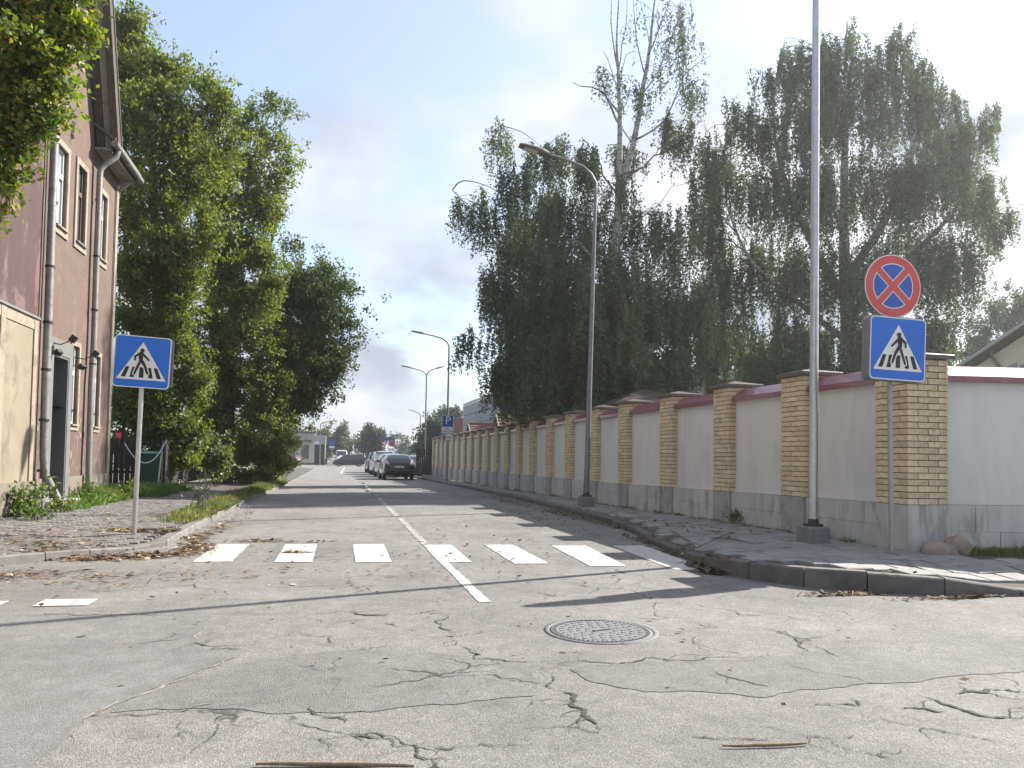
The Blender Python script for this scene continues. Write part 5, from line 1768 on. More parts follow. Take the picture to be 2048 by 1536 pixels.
# --- elm in front of the maroon house, only its right side in view
DE = 9.6
bl = []
for (x, y, rx, rz, n, dj) in [
        (20, 20, 70, 50, 1400, 0), (110, 30, 60, 50, 1300, .2), (160, 50, 36, 40, 520, 0), (50, 100, 70, 50, 1500, -.3), (130, 110, 46, 40, 700, 0), (20, 170, 70, 50, 1400, 0), (90, 170, 50, 46, 900, .2), (130, 175, 22, 24, 150, 0), (40, 240, 56, 40, 800, 0), (90, 230, 44, 36, 480, 0), (120, 215, 22, 16, 90, 0), (20, 300, 40, 34, 420, 0), (60, 290, 36, 24, 220, 0), (10, 350, 36, 28, 260, 0), (45, 345, 26, 16, 90, 0), (15, 385, 34, 14, 110, 0), (10, 430, 18, 14, 50, 0), (0, 465, 22, 10, 36, 0),
        (-90, 60, 90, 90, 1800, 0), (-90, 200, 90, 90, 1500, 0), (-160, 120, 90, 90, 1200, .6), (-60, -80, 110, 80, 1200, 0), (80, -60, 90, 60, 900, .2), (180, -30, 40, 30, 200, 0)]:
    bl.append(blob(x, y, DE, rx, rz, int(n * 1.25), None, dj))
tE = at(-330, 1100, DE)
te = [([Vector((tE.x, tE.y, .1)), at(-320, 700, DE), at(-280, 400, DE), at(-230, 150, DE), at(-150, -60, DE), at(-60, -200, DE)], [.20, .17, .15, .12, .08, .03]),
      ([at(-260, 300, DE), at(-120, 180, DE), at(10, 130, DE), at(100, 90, DE)], [.07, .05, .03, .01]), ([at(-290, 480, DE), at(-160, 340, DE), at(-40, 330, DE), at(30, 370, DE)], [.06, .04, .022, .006])]
grow_tree('elm_tree', 'elm with yellowing leaves hanging in front of the maroon house', 'tree', te, bl, 'leaf_front', .082, .056, 'bark', 'bark', 'spread', None, flat=.9, twigs=10, seed=34, limb_scale=.5)

# --- far trees at the end of the street
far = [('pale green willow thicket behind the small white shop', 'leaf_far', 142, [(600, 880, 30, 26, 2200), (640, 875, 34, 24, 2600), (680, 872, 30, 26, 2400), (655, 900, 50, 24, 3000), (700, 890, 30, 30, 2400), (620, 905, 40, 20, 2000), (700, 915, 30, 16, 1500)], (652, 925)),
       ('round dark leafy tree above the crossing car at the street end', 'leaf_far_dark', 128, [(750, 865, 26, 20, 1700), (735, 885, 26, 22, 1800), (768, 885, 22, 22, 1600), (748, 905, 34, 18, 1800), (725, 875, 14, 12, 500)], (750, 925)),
       ('far tree with bluish haze in its leaf colour, between the dark trees at the street end', 'leaf_far_hazed', 190, [(800, 878, 12, 14, 400), (812, 895, 26, 20, 1500), (795, 905, 26, 20, 1300), (830, 905, 20, 20, 1000)], (812, 925)),
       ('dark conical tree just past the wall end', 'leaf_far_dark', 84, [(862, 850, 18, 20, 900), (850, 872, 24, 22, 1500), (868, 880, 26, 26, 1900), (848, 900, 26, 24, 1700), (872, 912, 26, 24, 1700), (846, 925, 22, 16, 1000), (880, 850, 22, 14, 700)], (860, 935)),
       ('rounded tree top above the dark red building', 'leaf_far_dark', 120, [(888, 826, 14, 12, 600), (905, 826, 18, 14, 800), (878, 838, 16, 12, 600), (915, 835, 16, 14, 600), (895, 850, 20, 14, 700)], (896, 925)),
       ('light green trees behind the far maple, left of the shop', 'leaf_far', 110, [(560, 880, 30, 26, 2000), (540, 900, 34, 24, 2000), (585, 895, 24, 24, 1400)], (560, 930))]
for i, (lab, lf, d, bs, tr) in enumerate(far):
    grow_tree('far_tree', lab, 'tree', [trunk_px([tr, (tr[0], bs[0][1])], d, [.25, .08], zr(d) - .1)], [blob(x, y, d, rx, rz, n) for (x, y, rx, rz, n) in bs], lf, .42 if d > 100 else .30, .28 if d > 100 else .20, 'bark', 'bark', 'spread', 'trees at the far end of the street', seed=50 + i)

# ------------------------------------------------------------------ bushes, weeds, grass


def bush(name, label, d, bs, leaf, ln, wd, foot, group=None, seed=1, cat='bush'):
    f = at(*foot, d)
    f.z = gz - .05 if d < 60 else zr(d)
    trs = [([f + Vector((.08 * k - .1, .05 * k, 0)), f + Vector((.25 * (k - 1), .1, .5)), f + Vector((.5 * (k - 1), .15, 1.1))], [.025, .018, .006]) for k in range(3)]
    return grow_tree(name, label, cat, trs, [blob(x, y, d, rx, rz, n) for (x, y, rx, rz, n) in bs], leaf, ln, wd, 'bark', 'bark', 'spread', group, seed=seed, crown_name='foliage')


bush('yellow_bush', 'sunlit yellow-green bush beside the pavement under the maples', 31.2, [(500, 890, 34, 30, 1700), (540, 900, 30, 30, 1500), (480, 920, 34, 30, 1600), (520, 930, 38, 28, 1900), (555, 925, 22, 28, 1100), (500, 955, 40, 18, 1300), (470, 950, 26, 18, 800), (560, 890, 26, 20, 700), (585, 880, 24, 16, 500), (545, 945, 30, 22, 1500), (575, 920, 22, 26, 1100), (530, 900, 36, 30, 1800), (490, 900, 34, 30, 1600)], 'leaf_bush', .115, .075, (510, 965), seed=61)
bush('dark_bush', 'dark green sapling bush beside the yellow one at the fence', 26.5, [(430, 890, 24, 26, 700), (420, 920, 24, 24, 700), (450, 920, 26, 26, 800), (435, 945, 30, 18, 700)], 'leaf_maple_warm', .12, .07, (435, 968), seed=62)


for i, (lab, d, bs, ft) in enumerate([('dark shrub thicket behind the bin and chain', 24.6, [(250, 800, 40, 50, 2600), (300, 850, 50, 50, 3200), (360, 850, 50, 50, 3200), (250, 890, 40, 40, 2200), (320, 910, 50, 40, 2600), (380, 910, 40, 40, 2200), (280, 760, 40, 40, 2000), (350, 780, 50, 40, 2200)], (310, 960)),
                                    ('dark shrub thicket behind the fence under the middle maple', 38, [(420, 850, 50, 44, 2800), (480, 850, 50, 44, 2800), (540, 850, 44, 36, 2200), (420, 900, 46, 36, 2200), (480, 905, 40, 30, 1700), (390, 830, 46, 44, 2200)], (450, 955))]):
    bush('shrub_thicket', lab, d, bs, 'leaf_maple', .15, .085, ft, 'shrub thickets behind the fence', 65 + i)


def grass(name, label, spots, n, h, mt, zf, width=.006, lean=.35, group=None, seed=3):
    """upright blades in elliptical patches (x, y, rx, ry, weight, height factor)"""
    r = np.random.default_rng(seed)
    w = np.array([s[4] for s in spots]); w = w / w.sum()
    k = r.choice(len(spots), n, p=w)
    S_ = np.array([s[:4] for s in spots]); hf = np.array([s[5] for s in spots])
    a = r.uniform(0, 2 * np.pi, n); q = np.sqrt(r.uniform(0, 1, n))
    x = S_[k, 0] + S_[k, 2] * q * np.cos(a); y = S_[k, 1] + S_[k, 3] * q * np.sin(a)
    z = np.array([zf(u, v) for u, v in zip(x, y)]) - .02
    hh = h * hf[k] * r.uniform(.35, 1.15, n) * (1 - .45 * q)
    B_ = np.stack([x, y, z], 1)
    th = r.uniform(0, 2 * np.pi, n)
    side = np.stack([np.cos(th), np.sin(th), np.zeros(n)], 1) * (width * r.uniform(.7, 1.5, (n, 1)))
    ln_ = r.normal(0, lean, (n, 2)) * hh[:, None]
    mid = B_ + np.stack([ln_[:, 0] * .35, ln_[:, 1] * .35, hh * .6], 1)
    tip = B_ + np.stack([ln_[:, 0], ln_[:, 1], hh], 1)
    quad = np.stack([B_ - side, B_ + side, mid + side * .7, tip, mid - side * .7], 1)
    o = link(name, npmesh(name, quad, 5, mt))
    return tag(o, label, name.replace('_', ' ').split()[-1], group, 'stuff')


sp = []
for y in np.arange(13.2, 34, .35):
    sp.append((kxL(y) - .32 + random.uniform(-.08, .08), y, .26 + .1 * random.random(), .3, 1.0 if y > 14.2 else .5, random.uniform(.6, 1.1)))
grass('verge_grass', 'ragged dry-green grass growing along the left kerb', sp, 16000, .26, 'grass', zpL, .006, .5, seed=4)
sp = [(-4.55, 15.2, .3, .35, .5, .9)] + [(-4.62 + random.uniform(-.05, .1), y, .32, .3, 1, random.uniform(.7, 1.2)) for y in np.arange(16.0, 19.5, .28)] + [(-4.5 + random.uniform(-.3, .3), y, .5, .35, 1.2, 1) for y in np.arange(19.4, 23.5, .3)] + [(-5.4, 21, .8, 1.2, 2.5, .9), (-6.2, 23, .8, 1.2, 2, .8)]
grass('lush_grass', 'bright green grass along the foot of the pink house and into the yard', sp, 17000, .29, 'grass_lush', zpL, .009, .55, seed=5)
sp = [(7.45 + .3 * k, 7.74 - .05 * k, .26, .12 + .012 * k, 1 + .2 * k, random.uniform(.6, 1.1)) for k in range(10)]
grass('wall_foot_grass', 'dark grass at the foot of the wall by the boulders', sp, 7000, .20, 'grass', lambda x, y: .16, .006, .5, seed=6)
sp = []
for y in np.arange(9.0, 40, .5):
    if random.random() < .75: sp.append((wx(y) - .04, y, .05, .2, 1, random.uniform(.3, 1)))
grass('joint_weeds', 'thin weeds along the foot of the long wall', sp, 2600, .12, 'grass', zpR, .006, .6, seed=7)


def weed(label, x, y, zf, h, n, leaf='leaf_weed', spread=.25, ln=.07, wd=.04, name='weed', group=None, seed=1):
    base = Vector((x, y, zf(x, y) - .01))
    bs = []
    r = random.Random(seed)
    for k in range(7):
        bs.append((base + Vector((r.uniform(-1, 1) * spread, r.uniform(-1, 1) * spread, h * r.uniform(.25, .85))), (spread * .6, spread * .6, h * .28), n // 7))
    trs = [([base, base + Vector((r.uniform(-.5, .5) * spread, r.uniform(-.5, .5) * spread, h * .5)), base + Vector((r.uniform(-1, 1) * spread, r.uniform(-1, 1) * spread, h))], [.008, .006, .002]) for k in range(4)]
    return grow_tree(name, label, 'weed', trs, bs, leaf, ln, wd, 'birch_twig', 'birch_twig', 'spread', group, seed=seed, crown_name='foliage', flat=.8, twigs=5)


weed('bright leafy weed at the foot of the cream wall', -4.55, 13.35, zpL, .50, 420, spread=.22, seed=71, ln=.085, wd=.055)
weed('small bright weed on the pavement by the cream wall', -4.28, 12.75, zpL, .22, 160, spread=.16, seed=72)
weed('low dark weed round the outlet of the rain pipe', -4.42, 14.45, zpL, .18, 300, 'leaf_maple', spread=.30, seed=73)
weed('tall leafy weed beside the door step', -4.55, 16.75, zpL, .40, 260, 'leaf_maple', spread=.20, seed=74)
weed('bright weed cluster between door step and rain pipe', -4.62, 16.3, zpL, .42, 320, spread=.2, seed=75)
weed('dense bright weeds at the house corner', -4.50, 18.3, zpL, .40, 420, spread=.4, seed=77)
pw = onz(440, 1030, .1)
weed('tall grey-green mugwort standing in the kerb grass', kxL(pw.y) - .2, pw.y, zpL, .78, 420, 'leaf_far_dark', spread=.17, seed=76, ln=.06, wd=.02)
weed('low weed in the corner between wall post and pavement', wx(12.0) - .06, 11.9, zpR, .2, 60, 'leaf_maple', spread=.08, seed=78, ln=.05, wd=.03)

# ------------------------------------------------------------------ litter: fallen leaves and twigs


def litter(name, label, spots, n, mt, size, zf, twig=False, seed=8):
    r = np.random.default_rng(seed)
    w = np.array([s[4] for s in spots], float); w /= w.sum()
    k = r.choice(len(spots), n, p=w)
    S_ = np.array([s[:4] for s in spots])
    x = S_[k, 0] + S_[k, 2] * r.normal(0, .5, n); y = S_[k, 1] + S_[k, 3] * r.normal(0, .5, n)
    z = np.array([zf(u, v) for u, v in zip(x, y)]) + .008
    C_ = np.stack([x, y, z], 1)
    th = r.normal(.0, .9, n) if twig else r.uniform(0, 2 * np.pi, n)
    d = np.stack([np.cos(th), np.sin(th), r.normal(0, .12, n)], 1)
    s = np.stack([-np.sin(th), np.cos(th), r.normal(0, .35, n)], 1)
    L_ = (size * r.uniform(.4, 1.8, n))[:, None]; W_ = L_ * (.07 if twig else .55)
    lift = np.array([0, 0, 1]) * (np.abs(d[:, 2:3]) * L_ * .5 + np.abs(s[:, 2:3]) * W_ * .5)
    C_ = C_ + lift
    q = np.stack([C_ - d * L_ / 2, C_ + s * W_ / 2, C_ + d * L_ / 2, C_ - s * W_ / 2], 1)
    return tag(link(name, npmesh(name, q, 4, mt)), label, 'litter', None, 'stuff')


def zgL(x, y):
    if (y > 8.9 or x < -3.4) and x < kxL(max(y, 8.0)) and near(KL, x, y)[0] > .02 and y > 7.6:
        return zpL(x, y)
    return zr(y)


def zgR(x, y):
    if (x > kxR(y) + .02 and y > 6.05): return zpR(x, y)
    return 0.0


LS = [(-2.6, 9.55, .5, .22, 3.0), (-2.05, 9.75, .45, .25, 3.2), (-1.65, 10.35, .22, .5, 2.2), (-1.82, 11.5, .14, .8, 1.2), (-2.6, 11.55, .45, .16, 1.8), (-2.2, 11.7, .35, .2, 1.4), (-3.3, 9.9, .8, .6, 1.4), (-3.2, 8.35, .8, .25, 1.5), (-2.6, 8.0, 1.2, .5, .8), (-3.6, 10.8, .9, .9, 1.0), (-1.75, 13, .2, 1.4, .8), (-1.0, 11.2, .35, .12, .6), (-.42, 9.85, .25, .05, .35), (-.3, 11.05, .4, .06, .3), (-1.7, 16, .2, 3, .5), (-1.0, 8.2, 2, .8, .5), (-3.3, 13.5, 1, 1.5, .5)]
litter('twig_litter', 'brown twigs and seed stalks heaped at the left kerb corner', LS, 2300, 'litter', .13, zgL, True, 8)
litter('fallen_leaves', 'brown and yellow fallen leaves strewn round the left pavement corner', LS, 2100, 'litter', .045, zgL, False, 9)
litter('pale_leaves', 'pale yellow fallen leaves scattered on the left pavement', LS, 420, 'litter_pale', .055, zgL, False, 10)
RS = [(4.95, 13.2, .14, 1.4, 1.2), (4.52, 10.6, .10, .9, 1.1), (4.32, 9.3, .05, .5, .7), (4.12, 8.15, .10, .28, 1.7), (4.05, 7.7, .14, .18, 1.5), (4.9, 16, .25, 2.0, 2.2), (4.8, 21, .4, 4, 2.6), (4.75, 6.28, .5, .06, .6), (5.6, 5.98, .6, .06, .8), (3.9, 15, .5, 2.5, .8), (5.6, 12, .5, 3, .8), (2, 9, 2.5, 2.5, .4)]
litter('kerb_litter', 'brown leaf litter gathered along the right gutter', RS, 2600, 'litter', .05, zgR, False, 12)
litter('kerb_twigs', 'dark broken twigs lying along the right gutter and pavement', RS, 900, 'litter', .10, zgR, True, 13)
RD_ = [(0, 8, 3.5, 4, 1), (1.5, 14, 2.6, 7, 1), (2, 5, 4, 2, .5)]
litter('road_leaves', 'a few brown leaf scraps scattered over the road', RD_, 330, 'litter', .035, lambda x, y: 0.004, False, 14)

for lab, (xa, ya_), (xb, yb_), r_ in (('long pale broken stick lying on the asphalt near the cracked patch', (512, 1527), (828, 1530), .008), ('thin dark stick lying alone on the right side of the road', (1445, 1491), (1615, 1487), .006)):
    a, c = onz(xa, ya_, .012), onz(xb, yb_, .012)
    t = thing('fallen_stick', lab, 'stick', tuple(a))
    q = [a.lerp(c, k / 6) + Vector((0, random.uniform(-.008, .008), 0)) - a for k in range(7)]
    MB().tube(q, [r_ * (.5 + .8 * math.sin(math.pi * (k + .6) / 7.5)) for k in range(7)], 6).build('shaft', 'stick', t)
    MB().tube([q[3], q[3] + Vector((.03, .02, .004))], [r_ * .5, r_ * .2], 5).build('stub', 'stick', t)
a = onz(1345, 1060, .15)
fb = thing('fallen_branch', 'thin bare fallen branch on the right pavement', 'branch', tuple(a))
for pts in ([(1345, 1062), (1370, 1078), (1400, 1090)], [(1500, 1052), (1450, 1070), (1400, 1092), (1362, 1108)], [(1340, 1060), (1380, 1086), (1392, 1094)], [(1420, 1076), (1470, 1078), (1510, 1088)]):
    q = [onz(x, y, .165) - a for x, y in pts]
    MB().tube(q, [.006, .007, .004][:len(q)] if len(q) == 3 else [.003, .006, .007, .004], 5).build('twig', 'birch_twig', fb)

# boulders at the wall
for i, (px_, py_, rx, ry, rz_, lab) in enumerate([(1880, 1084, .21, .16, .12, 'low pinkish boulder at the wall corner'), (1932, 1072, .15, .12, .14, 'second rounder boulder against the wall beside the grass')]):
    c = onz(px_, py_ + 14, .14)
    bm = bmesh.new()
    bmesh.ops.create_icosphere(bm, subdivisions=3, radius=1)
    r = np.random.default_rng(90 + i)
    ph = r.uniform(0, 6, (6, 3)); am = r.uniform(.03, .10, 6)
    for v in bm.verts:
        k = 1 + sum(am[j] * math.sin(v.co.x * (1.5 + j) + ph[j][0]) * math.cos(v.co.y * (1.2 + j) + ph[j][1] + v.co.z * 1.7) for j in range(6))
        v.co = Vector((v.co.x * rx * k, v.co.y * ry * k, v.co.z * rz_ * k))
    me = bpy.data.meshes.new('boulder'); bm.to_mesh(me); bm.free()
    me.polygons.foreach_set('use_smooth', [True] * len(me.polygons)); me.materials.append(MATS['boulder'])
    tag(link('boulder', me, None, (at(px_, py_, 8.95).x, 7.64 + .05 * i, .19 + .05 * i)), lab, 'boulder')

# ------------------------------------------------------------------ vehicles
PROFILES = {   # y from the rear, floor, belt, roof, half width at belt, at roof
    'hatch': [(0, .42, .86, .90, .80, .74), (.06, .36, .92, .98, .86, .72), (.30, .30, .96, 1.24, .885, .66), (.62, .24, .97, 1.44, .90, .61), (1.3, .22, .98, 1.50, .905, .60), (2.3, .22, .97, 1.49, .905, .60), (2.75, .22, .96, 1.38, .90, .62), (3.35, .22, .95, 1.02, .89, .72), (4.0, .26, .86, .89, .86, .70), (4.3, .36, .70, .73, .78, .62)],
    'wagon': [(0, .42, .88, .92, .80, .76), (.06, .36, .95, 1.05, .86, .72), (.28, .30, .98, 1.38, .885, .64), (.50, .24, .99, 1.50, .90, .61), (1.4, .22, .99, 1.56, .905, .60), (2.5, .22, .98, 1.54, .905, .60), (2.95, .22, .97, 1.42, .90, .62), (3.55, .22, .96, 1.04, .89, .72), (4.3, .26, .88, .91, .86, .70), (4.6, .36, .70, .73, .78, .62)],
    'van': [(0, .45, 1.05, 2.30, .93, .86), (.05, .35, 1.10, 2.42, .96, .86), (1.0, .28, 1.12, 2.50, .97, .86), (3.6, .28, 1.12, 2.50, .97, .86), (4.1, .28, 1.12, 2.38, .97, .84), (4.75, .28, 1.12, 1.45, .95, .80), (5.05, .30, 1.0, 1.20, .92, .78), (5.5, .38, .85, .95, .86, .70)],
    'mpv': [(0, .42, .95, 1.30, .84, .76), (.08, .34, 1.0, 1.55, .88, .70), (.4, .26, 1.02, 1.72, .90, .66), (1.6, .22, 1.02, 1.78, .905, .66), (2.6, .22, 1.0, 1.74, .905, .66), (3.1, .22, .98, 1.52, .90, .66), (3.75, .22, .97, 1.06, .89, .72), (4.25, .27, .84, .87, .85, .68), (4.45, .36, .66, .69, .76, .6)],
    'suv': [(0, .50, 1.0, 1.1, .86, .80), (.08, .42, 1.06, 1.25, .90, .74), (.34, .34, 1.08, 1.52, .92, .68), (.65, .30, 1.08, 1.66, .93, .66), (1.6, .28, 1.08, 1.72, .935, .65), (2.6, .28, 1.06, 1.70, .935, .65), (3.05, .28, 1.05, 1.58, .93, .67), (3.6, .30, 1.04, 1.14, .92, .75), (4.3, .34, .96, 1.0, .89, .72), (4.6, .44, .76, .79, .80, .64)],
}


def car(name, label, cat, loc, rz_, kind, paint, group=None, tail='tail_red', rear_glass=True):
    """heading along local +y, rear bumper at y = 0"""
    T = thing(name, label, cat, loc, rz_, group)
    pr = PROFILES[kind]
    n = len(pr)
    vs = []
    for (y, zl, zb, zt, wb_, wt) in pr:
        zm = zl + (zb - zl) * .45
        half = [(wb_ * .88, zl), (wb_ * .985, zl + .10), (wb_ * 1.0, zm), (wb_ * .985, zb - .05), (wb_ * .965, zb), ((wb_ * .94 + wt * .06), zb + (zt - zb) * .06), (wt * 1.02, zb + (zt - zb) * .86), (wt * .93, zb + (zt - zb) * .96), (wt * .5, zt + .012)]
        ring = half + [(-x, z) for x, z in reversed(half)]
        vs += [(x, y, z) for x, z in ring]
    m_ = 18
    fs = []
    for i in range(n - 1):
        for k in range(m_ - 1):
            fs.append((i * m_ + k, (i + 1) * m_ + k, (i + 1) * m_ + k + 1, i * m_ + k + 1))
        fs.append((i * m_ + m_ - 1, (i + 1) * m_ + m_ - 1, (i + 1) * m_, i * m_))
    fs += [tuple(range(m_)), tuple(reversed(range((n - 1) * m_, n * m_)))]
    b = MB(); b.add(vs, fs, True)
    bo = b.build('body', paint, T)
    es = bo.modifiers.new('edges', 'EDGE_SPLIT'); es.split_angle = rad(38)

    def side_pt(y, f, s, out=.012):
        ys_ = [p[0] for p in pr]
        zl, zb, zt, wb_, wt = (float(np.interp(y, ys_, [p[j] for p in pr])) for j in range(1, 6))
        x = (wb_ * .94 + wt * .06) * (1 - f) + wt * 1.02 * f
        return (s * (x + out), y, zb + (zt - zb) * (.08 + .74 * f))
    ys_ = [p[0] for p in pr]
    roof0 = next(p[0] for p in pr if p[3] > .93 * max(q[3] for q in pr))
    ws_top = max(p[0] for p in pr if p[3] > .90 * max(q[3] for q in pr))
    ws_bot = next(p[0] for p in pr if p[0] > ws_top + .1 and p[3] - p[2] < .4)
    for s in (-1, 1):
        if kind == 'van':
            spans = [(3.55, ws_bot - .35)]
        else:
            L0, L1 = roof0 + .05, ws_bot - .25
            spans = [(L0, L0 + (L1 - L0) * .27), (L0 + (L1 - L0) * .30, L0 + (L1 - L0) * .62), (L0 + (L1 - L0) * .65, L1)]
        for j, (a, c) in enumerate(spans):
            top_c = min(c, ws_top + .05) if j == len(spans) - 1 else c
            MB().add([side_pt(a, 0, s), side_pt(c, 0, s), side_pt(top_c, 1, s), side_pt(a + (.12 if j == 0 else 0), 1, s)], [(0, 1, 2, 3) if s > 0 else (3, 2, 1, 0)]).build('side_window', 'car_glass', T)
        yf = ys_[-1] - .85 if kind != 'van' else 4.55
        for yw in (.78 if kind != 'van' else 1.15, yf):
            w = thing_part('wheel', T, (s * (pr[4][4] - .10), yw, .315))
            MB().lathe([(.20, -.09), (.315, -.095), (.325, -.05), (.325, .05), (.315, .095), (.20, .09)], 22).build('tyre', 'tyre', w, None, (0, rad(90), 0))
            MB().lathe([(.205, .07), (.19, .085), (.12, .06), (.03, .075), (.001, .075)], 16).build('rim', 'rim', w, None, (0, rad(90) * s, 0))
        ym = ws_bot - .45
        mp_ = side_pt(ym, 0, s)
        MB().bev(-.09, .09, -.05, .05, 0, .14, .02).build('mirror', paint if kind != 'van' else 'black_plastic', T, (mp_[0] + s * .09, mp_[1], mp_[2] + .02))
        if kind != 'van':
            zt0 = pr[1][2]
            MB().add([(s * .86, -.012 + .05, zt0 - .02), (s * .62, -.02, zt0 - .06), (s * .60, -.01, zt0 + .06), (s * .74, .17, zt0 + .30), (s * .80, .17, zt0 + .28), (s * .875, .12, zt0 + .02)], [(0, 1, 2, 3, 4, 5) if s < 0 else (5, 4, 3, 2, 1, 0)]).build('tail_light', tail, T)
        else:
            MB().box(s * .88 - .06, s * .88 + .06, -.02, .01, 1.0, 1.5).build('tail_light', tail, T)
        yh = ys_[-1]
        MB().bev(s * .58 - .16, s * .58 + .16, yh - .16, yh + .02, pr[-1][2] - .12, pr[-1][2] + .06, .03).build('headlight', 'lens_clear', T)
    # rear window and windscreen
    ia = 1 if kind != 'van' else 0
    p0, p1 = pr[1], pr[3]
    if kind == 'van':
        MB().box(-.75, -.05, -.02, .0, 1.3, 2.1).build('rear_window', 'car_glass', T); MB().box(.05, .75, -.02, .0, 1.3, 2.1).build('rear_window', 'car_glass', T)
    else:
        pts = []
        for (y, zl, zb, zt, wb_, wt) in (pr[1], pr[2], pr[3]):
            pts.append((y, zt, wt))
        o = .022
        (ya_, za, wa), (yb_, zb_, wb2), (yc_, zc, wc) = pts
        za += .02
        MB().add([(-wa * .90, ya_ - o, za), (wa * .90, ya_ - o, za), (wb2 * .92, yb_ - o, zb_ + o), (wc * .90, yc_ - .06, zc - .03 + o), (-wc * .90, yc_ - .06, zc - .03 + o), (-wb2 * .92, yb_ - o, zb_ + o)], [(0, 1, 2, 5), (5, 2, 3, 4)]).build('rear_window', 'car_glass', T)
    q0 = [p for p in pr if p[0] == ws_top][0]; q1 = [p for p in pr if p[0] == ws_bot][0]
    MB().add([(-q0[5] * .92, q0[0] + .05, q0[3] - .005), (q0[5] * .92, q0[0] + .05, q0[3] - .005), (q1[5] * .98, q1[0] - .02, q1[3] + .03), (-q1[5] * .98, q1[0] - .02, q1[3] + .03)], [(0, 3, 2, 1)]).build('windscreen', 'car_glass', T)
    MB().bev(-.82, .82, -.06, .10, .36, .60, .03).build('rear_bumper', paint if kind in ('hatch', 'wagon') else 'black_plastic', T)
    MB().bev(-.80, .80, ys_[-1] - .08, ys_[-1] + .06, .30, .55, .03).build('front_bumper', paint if kind in ('hatch', 'wagon') else 'black_plastic', T)
    pz = pr[1][2] - .14
    npl = MB().box(-.26, .26, -.075, -.06, pz - .055, pz + .055).build('number_plate', 'sign_white', T, (0, .02 if kind == 'van' else .055, 0))
    MB().box(-.21, -.15, -.079, -.076, pz - .03, pz + .03).box(-.12, -.06, -.079, -.076, pz - .03, pz + .03).box(.0, .05, -.079, -.076, pz - .03, pz + .03).box(.08, .13, -.079, -.076, pz - .03, pz + .03).box(.16, .21, -.079, -.076, pz - .03, pz + .03).build('plate_marks', 'sign_grey', npl)
    return T


def thing_part(name, parent, loc):
    o = bpy.data.objects.new(name, None); COL.objects.link(o); o.parent = parent; o.location = loc; o.empty_display_size = .1
    return o


def on_road(px_, d):
    q = at(px_, 930, d)
    return (q.x, q.y, zr(q.y))


GR = 'cars parked along the right kerb'
q = on_road(799, 44.5)
car('parked_car', 'dark blue-black estate car parked nearest the crossing at the right kerb', 'car', q, rad(1.5), 'hatch', 'car_dark', GR, 'tail_pale')
q = on_road(785, 50.5)
car('parked_car', 'silver estate car parked in front of the dark estate at the kerb', 'car', q, rad(1.5), 'wagon', 'car_silver', GR)
q = on_road(769, 57.5)
car('parked_car', 'white people carrier parked beyond the silver car', 'car', q, rad(1), 'mpv', 'car_white', GR)
q = on_road(757, 65)
car('parked_car', 'dark people carrier parked beyond the white one', 'car', q, rad(1), 'mpv', 'car_blue', GR)
q = on_road(838, 62)
car('parked_car', 'silver car parked in the yard past the end of the wall', 'car', q, rad(-20), 'hatch', 'car_silver', 'cars in the yard past the wall')
q = on_road(846, 57)
car('parked_car', 'dark car with shiny bonnet parked in the yard past the wall', 'car', (q[0] + .4, q[1], q[2]), rad(150), 'hatch', 'car_dark', 'cars in the yard past the wall')
q = at(728, 930, 113)
car('passing_car', 'dark people carrier driving across the junction', 'car', (q.x, q.y, zr(q.y) - .02), rad(92), 'mpv', 'car_blue')
q = at(598, 932, 104)
car('parked_car', 'dark reddish-brown off-roader by the yellow-green bush at the shop', 'car', (q.x, q.y, zr(q.y) - .02), rad(62), 'suv', 'car_brown')
q = at(683, 925, 126)
car('oncoming_van', 'white van facing the street behind the crossing dark car', 'van', (q.x, q.y + 5.5, zr(q.y) - .02), rad(180), 'van', 'car_white')

# ------------------------------------------------------------------ buildings further off
# small white shop at the far left
o = at(628, 926, 126)
sh = thing('corner_shop', 'small white shop with stepped parapet at the end of the street', 'shop', (o.x, o.y, zr(o.y)))
MB().box(-6.5, 0, 0, 7, 0, 3.9).build('wall', 'shop_white', sh)
MB().box(-6.3, .05, -.06, 7.05, 3.902, 5.2).build('parapet', 'shop_grey', sh)
MB().box(-6.4, .25, -.25, 7.2, 5.202, 5.4).build('roof_edge', 'roof_tin', sh)
MB().box(-6.4, -.4, -1.0, -.062, 3.75, 4.05).build('awning', 'roof_tin', sh)
for x in (-5.9, -4.0, -2.0):
    w = MB().box(x - .05, x + 1.15, -.04, -.002, .95, 3.25).build('window', 'roof_tin', sh)
    MB().box(x + .03, x + 1.07, -.06, -.041, 1.03, 3.17).build('pane', 'pane', w)
MB().box(.06, 1.6, .8, 5.5, 0, 3.4).build('porch', 'dark_metal', sh)
MB().box(.0, 1.8, .5, 5.8, 3.402, 4.9).build('porch_roof', 'shop_grey', sh)
MB().box(-6.52, .02, -.03, -.001, .0, .35).build('plinth', 'tile_red', sh)
MB().tube([(1.7, .6, 0), (1.7, .6, 3.4)], .09, 8).build('column', 'shop_white', sh)
MB().box(-.0, .9, -.1, -.05, 3.35, 3.85).build('sign_board', 'sign_white', sh)
